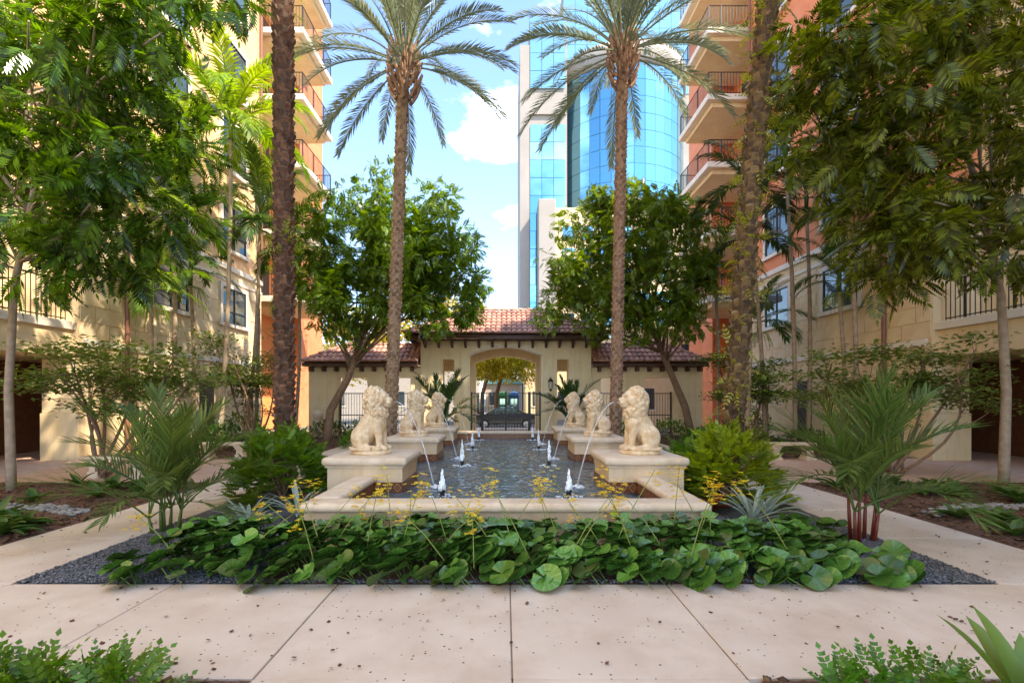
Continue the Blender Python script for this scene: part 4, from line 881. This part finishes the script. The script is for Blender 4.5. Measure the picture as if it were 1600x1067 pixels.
for bs, top, lab, sd in (((-3.82, 8.3, 0), (-3.86, 8.3, 13.2), 'thick dark palm trunk rising from lobed green leaves', 3), ((3.72, 8.0, 0), (4.98, 8.15, 13.0), 'leaning palm trunk dotted with small ferns, rising from yellow-green leaves', 4)):
    t = thing('date_palm', lab, 'palm tree', bs, 0, 'palms with rough trunks beside the front pedestals'); rnd = random.Random(sd)
    palm_trunk(t, bs, top, .145, .135, M_bark, M_boot, sd, .11, 5, .13, 0 if sd == 3 else -.1)
    add_fronds(t, top, DATE[:6], 26, rnd, bs, sc=(.9, 1.1), off=.14)
    r = np.random.default_rng(sd); n = 90 if sd == 3 else 420; u = r.uniform(.08, .85, n)
    if sd == 3: u = np.where(r.random(n) < .5, r.uniform(.30, .36, n), r.uniform(.62, .8, n))
    a = r.uniform(0, 6.28, n); c = np.array(bs)+(np.array(top)-np.array(bs))*u[:, None]; o_ = np.c_[np.cos(a), np.sin(a), np.zeros(n)]
    if sd == 4: c[:, 0] += -.1*np.sin(math.pi*u)
    V, F = scatter(pinnate(4, .20, .065, .03, 60, .4), c+o_*.17, o_+np.c_[r.normal(size=(n, 2))*.5, r.normal(size=n)*.5], np.c_[r.normal(size=(n, 2))*.5, np.ones(n)], r.uniform(.6, 1.4, n))
    e = new_obj('trunk_ferns', fast_mesh('trunk_ferns', V, F, M_epi), t); e.location = -Vector(bs); e['kind'] = 'stuff'
# slender ringed palms by the facades
SLIM = {}
def slim_set(m): 
    if m.name not in SLIM: SLIM[m.name] = frond_set('frond', m, 2.2, [(75, 60), (55, 85), (35, 95), (12, 95)], n=40, ll=.55, lw=.05, stem=.12, vang=14, rw=.02, hang=.35, lang=55)
    return SLIM[m.name]
def slim_palm(base, top, lab, m, sd, sc=1.0, nf=11):
    t = thing('slender_palm', lab, 'palm tree', base, 0, 'slender palms along the facades'); rnd = random.Random(sd)
    b = Vector(base); tp = Vector(top); k = 60; P = []; Q = []
    for i in range(k+1):
        u = i/k; P.append(b.lerp(tp, u)+Vector((.1*math.sin(math.pi*u)*rnd.choice((1, 1)), 0, 0))); Q.append((.075-.025*u)*(1.0 if i % 3 else 1.12))
    MB().tube(P, Q, 9).build('trunk', M_slim, t, True)
    MB().tube([tp, tp+Vector((0, 0, .35)), tp+Vector((0, 0, .75))], [.06, .075, .03], 9).build('crownshaft', m, t, True)
    add_fronds(t, (top[0], top[1], top[2]+.65), slim_set(m), nf, rnd, base, sc=(.85*sc, 1.1*sc), off=.03)
    hs = MB()
    for i in range(40):
        a = rnd.uniform(0, 6.28); q = Vector((math.cos(a), math.sin(a), 0)); hs.tube([tp, tp+q*.3+Vector((0, 0, -.08)), tp+q*rnd.uniform(.35, .55)+Vector((0, 0, -rnd.uniform(.3, .7)))], .008, 4, False)
    hs.build('fruit_stalks', M_phil2, t); return t
slim_palm((-9.3, 15.6, 0), (-8.75, 15.3, 9.9), 'slender palm with a glowing lime green crown by the sunlit-toned facade', M_lime, 1, 1.4, 20)
slim_palm((-9.3, 17.2, 0), (-8.7, 17.0, 7.6), 'slender leaning palm lower than the lime crowned one', M_areca, 2)
slim_palm((-10.6, 16.2, 0), (-10.5, 16.0, 5.4), 'short slender palm pressed against the pale wall', M_areca, 3, .8)
slim_palm((9.1, 16.8, 0), (8.35, 16.6, 8.6), 'slender palm leaning toward the pool behind the ferny trunk', M_dpalm, 4, 1.1)
slim_palm((9.95, 16.5, 0), (9.6, 16.5, 9.9), 'slender palm reaching the upper salmon windows', M_areca, 5)
slim_palm((10.45, 16.6, 0), (10.4, 16.6, 8.2), 'straight slender palm before the salmon corner', M_dpalm, 6, .95)
slim_palm((10.7, 15.2, 0), (10.55, 15.2, 5.0), 'short slender palm beside the brown downpipe', M_areca, 7, .8)
slim_palm((-10.5, 15.0, 0), (-10.3, 14.9, 7.2), 'slender palm between the facade windows and the lime crown', M_lime, 12, 1.1, 13)
slim_palm((-9.9, 19.0, 0), (-9.8, 18.9, 9.4), 'tall slender palm near the balconies by the dark trunk', M_areca, 13, 1.1, 13)
slim_palm((-7.6, 16.6, 0), (-7.5, 16.5, 6.6), 'slender palm between the dark trunk and the lime crown', M_areca, 14, 1.0, 12)
slim_palm((8.0, 16.0, 0), (8.1, 16.0, 6.4), 'slender palm just past the ferny leaning trunk', M_dpalm, 15, 1.0, 12)
slim_palm((10.5, 14.4, 0), (10.3, 14.4, 6.9), 'slender palm in front of the cream terrace corner', M_areca, 16, 1.0, 12)
slim_palm((-8.2, 18.6, 0), (-8.0, 18.6, 5.6), 'slender palm by the shade tree with the bent trunk', M_lime, 8, .9)
slim_palm((8.3, 18.8, 0), (8.2, 18.8, 6.0), 'slender palm beside the salmon balcony corner', M_areca, 9, .9)
slim_palm((-10.4, 13.8, 0), (-10.2, 13.8, 4.4), 'short slender palm next to the pale pillar', M_lime, 10, .85)
slim_palm((10.0, 18.4, 0), (9.7, 18.4, 4.2), 'short slender palm below the lower stone framed window', M_areca, 11, .9)
# feathery clumping palms
def clump_palm(base, h, lab, m, sd, nf=16, L_=1.5, stem_m=None, cat='palm', group=None, ll=.46, lw=.024, stems=6):
    t = thing('clumping_palm', lab, cat, base, 0, group); rnd = random.Random(sd)
    fs = frond_set('frond', m, L_, [(84, 25), (74, 45), (64, 60), (50, 75), (32, 70)], n=28, ll=ll, lw=lw, stem=.2, vang=26, rw=.011, hang=.1, lang=46, ragged=.2)
    tops = []
    for i in range(stems):
        a = rnd.uniform(0, 6.28); d = rnd.uniform(.02, .16); b = Vector((base[0]+d*math.cos(a), base[1]+d*math.sin(a), -.02)); e = b+Vector((.3*d*math.cos(a), .3*d*math.sin(a), h*rnd.uniform(.22, .42)))
        MB().tube([b, b.lerp(e, .5), e], [.024, .02, .014], 7).build('stem', stem_m or m, t, True); tops.append(e)
    for i in range(nf):
        e = tops[i % stems]; a = i*2.4+rnd.uniform(-.3, .3); s = rnd.uniform(.75, 1.1); me = fs[min(4, int(i/nf*5))]
        new_obj('frond', me, t, e-Vector(base), (R(rnd.uniform(-8, 8)), 0, a), (s, s, s))
    return t
clump_palm((-4.22, 5.95, 0), .9, 'waist high feathery palm with green stems at the gravel corner', M_fpalm, 1, 28, 1.45, group=None)
clump_palm((4.08, 5.55, 0), 1.5, 'feathery palm with bright red stems at the gravel corner', M_fpalm, 2, 26, 1.4, M_redstem)
clump_palm((-2.35, 18.2, 0), 2.6, 'dark feathery palm in front of the gatehouse pier without lantern', M_dpalm, 3, 20, 2.0, ll=.5, lw=.05)
clump_palm((2.5, 18.9, 0), 2.4, 'dark feathery palm in front of the lantern pier', M_dpalm, 4, 18, 1.9, ll=.5, lw=.05)

# ------------------------------------------------------------------ low planting
def leop_mesh(seed):
    r = random.Random(seed); n = 18; V = [(0, 0, 0)]; F = []
    for ring, rr3 in ((0, .55), (1, 1.0)):
        for i in range(n):
            a = R(-168+336*i/(n-1)); q = rr3*.128*(1+.03*math.sin(4*a+seed)+r.uniform(-.02, .02))*(1+.05*math.cos(a)-(.12 if abs(a) > 2.5 else 0)); zz = .022*rr3*rr3*(1+math.sin(3*a+seed)*.7)
            V.append((q*math.cos(a), q*math.sin(a), zz))
    for i in range(n-1): F += [(0, 1+i, 2+i), (1+i, 1+n+i, 2+n+i, 2+i)]
    b = len(V); V += [(.0, -.005, -.002), (.0, .005, -.002), (-.06, .005, -.16), (-.06, -.005, -.16), (-.06, .005, -.34), (-.06, -.005, -.34)]
    F += [(b, b+1, b+2, b+3), (b+3, b+2, b+4, b+5)]
    me = bpy.data.meshes.new('leaf'); me.from_pydata(V, [], F); me.update(); me.materials.append(M_leop); me.polygons.foreach_set('use_smooth', [True]*len(me.polygons)); return me
LEOP = [leop_mesh(i) for i in range(6)]
M_old = mat('ageing_leaf', (0.12, 0.13, 0.03), 0.45, (0.07, 0.12, 0.022), 14); LEOP[5].materials[0] = M_old
fl_me = []
for s in range(3):
    r = random.Random(s); mb = MB()
    for i in range(16):
        c = Vector((r.gauss(0, .026), r.gauss(0, .026), r.uniform(-.11, .06)))
        for k in range(7):
            a = 2*math.pi*k/7; d = Vector((math.cos(a), math.sin(a), r.uniform(-.1, .5))).normalized(); s_ = Vector((-math.sin(a), math.cos(a), 0))*.0045
            mb.add([c-s_, c+d*.012-s_*1.2, c+d*.021, c+d*.012+s_*1.2], [(0, 1, 2, 3)])
    me = mb.mesh('flower_head'); me.materials.append(M_yfl); fl_me.append(me)
rnd = random.Random(77); NPL = 40
for i in range(NPL):
    row = i % 3 == 2; x = -3.35+6.75*(i+.5)/NPL; y = 4.48+.27*(i % 3)+rnd.uniform(-.06, .06)
    if i < 2: lab = 'leopard plant with round glossy leaves at the end by the green-stemmed palm'
    elif i >= NPL-2: lab = 'leopard plant with round glossy leaves at the end by the red-stemmed palm'
    elif i % 3 == 1: lab = 'leopard plant with round glossy leaves in the middle row of its bed'
    elif row: lab = 'leopard plant with round glossy leaves against the fountain coping'
    else: lab = 'leopard plant with round glossy leaves spilling onto the paving edge'
    p = thing('leopard_plant', lab, 'plant', (x, y, 0), 0, 'leopard plants before the fountain')
    for k in range(23):
        a = rnd.uniform(0, 6.28); d = .36*math.sqrt(rnd.random()); lx = d*math.cos(a); ly = d*math.sin(a); s = rnd.uniform(.62, 1.1)
        yy = min(max(y+ly, 4.2), 5.32); f = (yy-4.2)/1.1           # 0 at the paving edge, 1 at the coping
        if k < 6 and i % 3 == 0: yy = 4.2+rnd.uniform(-.06, .22); f = max(0, (yy-4.2)/1.1)
        z = .10+.19*min(1, f*1.5)+rnd.uniform(-.05, .05); ly = yy-y
        rx = (.66-.55*min(1, f*1.6))+rnd.uniform(-.2, .2)
        new_obj('leaf', LEOP[k % 5] if rnd.random() > .07 else LEOP[5], p, (lx, ly, max(z, .07)), (rx, rnd.uniform(-.3, .3), -1.57+rnd.uniform(-1.1, 1.1)), (s, s, s))
    for k in range((2 if i % 3 == 1 else 1) if abs(x) < 2.2 else (1 if i % 4 == 0 else 0)):
        lean = Vector((rnd.uniform(-.5, .5), rnd.uniform(-.15, .12), rnd.uniform(.42, .85)))
        b = Vector((rnd.uniform(-.2, .2), rnd.uniform(-.1, .15), .1)); P = [b, b+lean*.45+Vector((0, 0, .04)), b+lean]
        st = MB().tube(P, [.006, .005, .003], 5).build('flower_stalk', M_stalk, p, world=False)
        for q in range(1): tag(new_obj('flower_head', fl_me[rnd.randint(0, 2)], st, P[2]-Vector((0, 0, .06*q))+Vector((rnd.uniform(-.04, .04), 0, 0)), (0, 0, rnd.uniform(0, 6)), (1.6, 1.6, 1.6)), kind='stuff')
# dense leafy clumps
def bush(name, lab, cat, base, rad, n, T, m, sd, up=.5, group=None, smin=.8, smax=1.2, stems=5):
    t = thing(name, lab, cat, base, 0, group); r = np.random.default_rng(sd); d = nrm(r.normal(size=(n, 3))); d[:, 2] = np.abs(d[:, 2])
    q = r.uniform(.35, 1, n)[:, None]**.5; P = d*q*np.array(rad); D = d+np.c_[r.normal(size=(n, 2))*.4, np.full(n, up*.5)]; 
    V, F = scatter(T, P, D, np.c_[d[:, :2]*.5+r.normal(size=(n, 2))*.3, np.ones(n)], r.uniform(smin, smax, n)); new_obj('foliage', fast_mesh('foliage', V, F, m), t)
    mb = MB(); rr4 = random.Random(sd)
    for i in range(stems): a = rr4.uniform(0, 6.28); mb.tube([(0, 0, -.03), (rad[0]*.3*math.cos(a), rad[1]*.3*math.sin(a), rad[2]*.4), (rad[0]*.6*math.cos(a), rad[1]*.6*math.sin(a), rad[2]*.75)], [.014, .011, .006], 5)
    mb.build('stems', M_limb, t, world=False); return t
T_lobed = pinnate(6, .26, .13, .05, 65, .3, .2, .15)
bush('philodendron', 'mound of glossy lobed green leaves round the dark palm trunk', 'plant', (-3.7, 7.95, 0), (.7, .8, 1.02), 400, T_lobed, M_phil, 1)
bush('philodendron', 'mound of yellow-green lobed leaves round the leaning ferny trunk', 'plant', (3.6, 7.75, 0), (.64, .75, 1.1), 380, T_lobed, M_phil2, 2)
bush('philodendron', 'green leaf mound beside the yellow-green one, nearer the pedestal', 'plant', (3.3, 8.7, 0), (.5, .6, .75), 200, T_lobed, M_phil, 3)
for x, y, rx, rz_, m, lab, sd in ((-7.1, 19.3, 1.0, .75, M_ground, 'dark green bush at the foot of the bent tree trunk', 4), (-5.6, 19.6, .9, .9, M_mid, 'mid green bush before the wall opening with red flowers', 5), (6.6, 19.5, 1.0, .8, M_mid, 'green bush before the iron fence on the lantern side', 6), (4.6, 17.6, .8, .8, M_phil, 'green shrub behind the middle lion on the lantern side', 7),
                                  (-8.9, 15.0, .8, .9, M_ground, 'dark leafy shrub behind the plain stone bench', 8), (9.2, 14.6, 1.0, .7, M_ground, 'dark leafy shrub behind the bench below the slender palms', 9), (-9.8, 17.8, .9, 1.2, M_phil, 'tall bright shrub under the lower facade window', 14), (9.6, 18.6, .9, 1.2, M_mid, 'tall green shrub at the garden door', 15), (-7.0, 15.4, .9, .6, M_phil, 'low bright shrub along the path by the bent tree', 16), (6.9, 16.6, .9, .6, M_phil, 'low bright shrub along the path by the lantern side tree', 17), (-10.2, 14.4, .8, .8, M_mid, 'green shrub at the foot of the pale pillar', 10), (10.3, 13.9, .7, .6, M_ground, 'low dark shrub by the short slender palm', 11), (-5.0, 16.2, .6, .6, M_mid, 'low shrub behind the middle lion beside the bent tree', 12), (7.9, 15.6, .7, .7, M_shrub, 'light green shrub between bench and leaning slim palm', 13)):
    bush('shrub', lab, 'shrub', (x, y, 0), (rx, .7, rz_), 520, simple_leaf(.14, .06), m, sd, smin=.7, smax=1.3)
bush('flowering_shrub', 'shrub with red flowers before the wall opening', 'shrub', (-5.75, 20.3, 0), (.55, .4, 1.1), 300, simple_leaf(.15, .06), M_mid, 20)
o = bush('flowering_shrub', 'cluster of red bracts at the iron fence', 'shrub', (-5.5, 20.5, .75), (.45, .3, .6), 90, simple_leaf(.15, .07), M_redfl, 21); o.location.z = 0
for ch in o.children: ch.location.z += .7
def rosette(name, lab, cat, base, n, L_, w, m, sd, elev=(25, 75), bend=45, group=None, tip=.12):
    t = thing(name, lab, cat, base, 0, group); r = random.Random(sd)
    for i in range(n):
        a = i*2.4+r.uniform(-.2, .2); e = r.uniform(*elev); l = L_*r.uniform(.75, 1.1); k = 8; p = Vector((.02*math.cos(a), .02*math.sin(a), .02)); V = []; o_ = Vector((math.cos(a), math.sin(a), 0)); s = Vector((-math.sin(a), math.cos(a), 0))
        for j in range(k+1):
            u = j/k; ww = w*(.75+.5*u if u < .4 else .95*(1-((u-.4)/.6)**2.2)+tip*.1)/2; el = R(e-bend*u)
            nrm_ = -o_*math.sin(el)+Vector((0, 0, 1))*math.cos(el)
            V += [p-s*ww+nrm_*ww*.45, p.copy(), p+s*ww+nrm_*ww*.45]; p = p+(o_*math.cos(el)+Vector((0, 0, 1))*math.sin(el))*(l/k)
        F = []
        for j in range(k): b = j*3; F += [(b, b+1, b+4, b+3), (b+1, b+2, b+5, b+4)]
        mb = MB().add(V, F); mb.build('leaf', m, t, True, world=False)
    return t
for x, y, sd in ((-3.25, 6.05, 1), (-2.85, 6.6, 2)): rosette('bromeliad', 'silver grey bromeliad rosette on the gravel beside the green-stemmed palm', 'plant', (x, y, 0), 18, .55, .055, M_silver, sd, group='silver bromeliads on the green-stemmed side')
for x, y, sd in ((3.25, 6.3, 3), (3.65, 6.7, 4)): rosette('bromeliad', 'pale striped bromeliad rosette on the gravel beside the red-stemmed palm', 'plant', (x, y, 0), 20, .62, .05, M_silver, sd, group='silver bromeliads on the red-stemmed side')
rosette('bromeliad', 'large broad leaved green bromeliad in the front bed by the path corner', 'plant', (2.62, 2.38, 0), 12, .55, .12, M_brom, 5, (30, 80), 30)
rosette('bromeliad', 'dark red rosette at the foot of the yellow-green mound', 'plant', (2.95, 6.9, 0), 11, .38, .15, M_red, 6)
rosette('bromeliad', 'dark red rosette at the foot of the dark palm trunk', 'plant', (-2.9, 7.15, 0), 10, .36, .15, M_red, 7)
r = random.Random(9)
for i in range(9):
    x = -2.0-i*.19+r.uniform(-.05, .05); bush('fern', 'low bright green fern in the front bed beside the paving', 'fern', (x, 2.52+r.uniform(-.12, .12), 0), (.2, .2, .2), 40, pinnate(5, .17, .055, .03, 62, .3), M_phil, 60+i, group='ferns in the front bed on the doorway side', stems=3)
for i in range(4):
    x = 1.85+i*.17; bush('fern', 'small thin fern in the front bed beside the large bromeliad', 'fern', (x, 2.5+r.uniform(-.1, .1), 0), (.16, .16, .2), 28, pinnate(5, .14, .045, .026, 62, .3), M_phil, 80+i, group='ferns in the front bed on the bromeliad side', stems=3)
for sg in (-1, 1):
    for i in range(20):
        x = sg*r.uniform(5.95, 9.4); y = r.uniform(7.4, 9.1) if i < 9 else r.uniform(5.6, 6.5)
        rosette('ground_plant', 'low dark leafed plant in the bark bed by the %s' % ('doorway' if sg < 0 else 'rust recess'), 'plant', (x, y, .01), 11, r.uniform(.28, .46), .11, M_ground, 100+i+20*sg, (20, 65), 50, 'dark plants in the bark bed by the %s' % ('doorway' if sg < 0 else 'rust recess'))

# ------------------------------------------------------------------ benches, urn
def bench(x, y, lab, rz=0):
    b = thing('stone_bench', lab, 'bench', (x, y, 0), rz, 'stone garden benches')
    MB().box(-.68, .68, -.2, .2, .38, .455).build('seat', M_cast, b, True, .025, 3, world=False)
    for s in (-1, 1):
        m_ = MB()
        for z0, z1, w in ((0, .06, .14), (.06, .14, .11), (.14, .28, .085), (.28, .34, .11), (.34, .379, .14)): m_.box(s*.45-w, s*.45+w, -w-.03, w+.03, z0, z1)
        m_.build('leg', M_cast, b, world=False)
bench(-7.6, 13.0, 'pale stone bench between the small trees and the dark palm trunk'); bench(7.7, 12.95, 'pale stone bench below the slender palms'); bench(-8.05, 10.0, 'shaded stone bench under the thin bent stems')
u = thing('garden_urn', 'small pale stone urn on a stand before the low wall', 'urn', (-7.9, 20.2, 0))
MB().lathe([(.2, 0), (.2, .1), (.1, .16), (.09, .6), (.22, .66), (.22, .7)], 14, (-7.9, 20.2)).build('stand', M_cast, u, True)
MB().lathe([(.1, .702), (.2, .85), (.22, 1.0), (.14, 1.1), (.06, 1.16), (.03, 1.24)], 14, (-7.9, 20.2)).build('urn_body', M_cast, u, True)
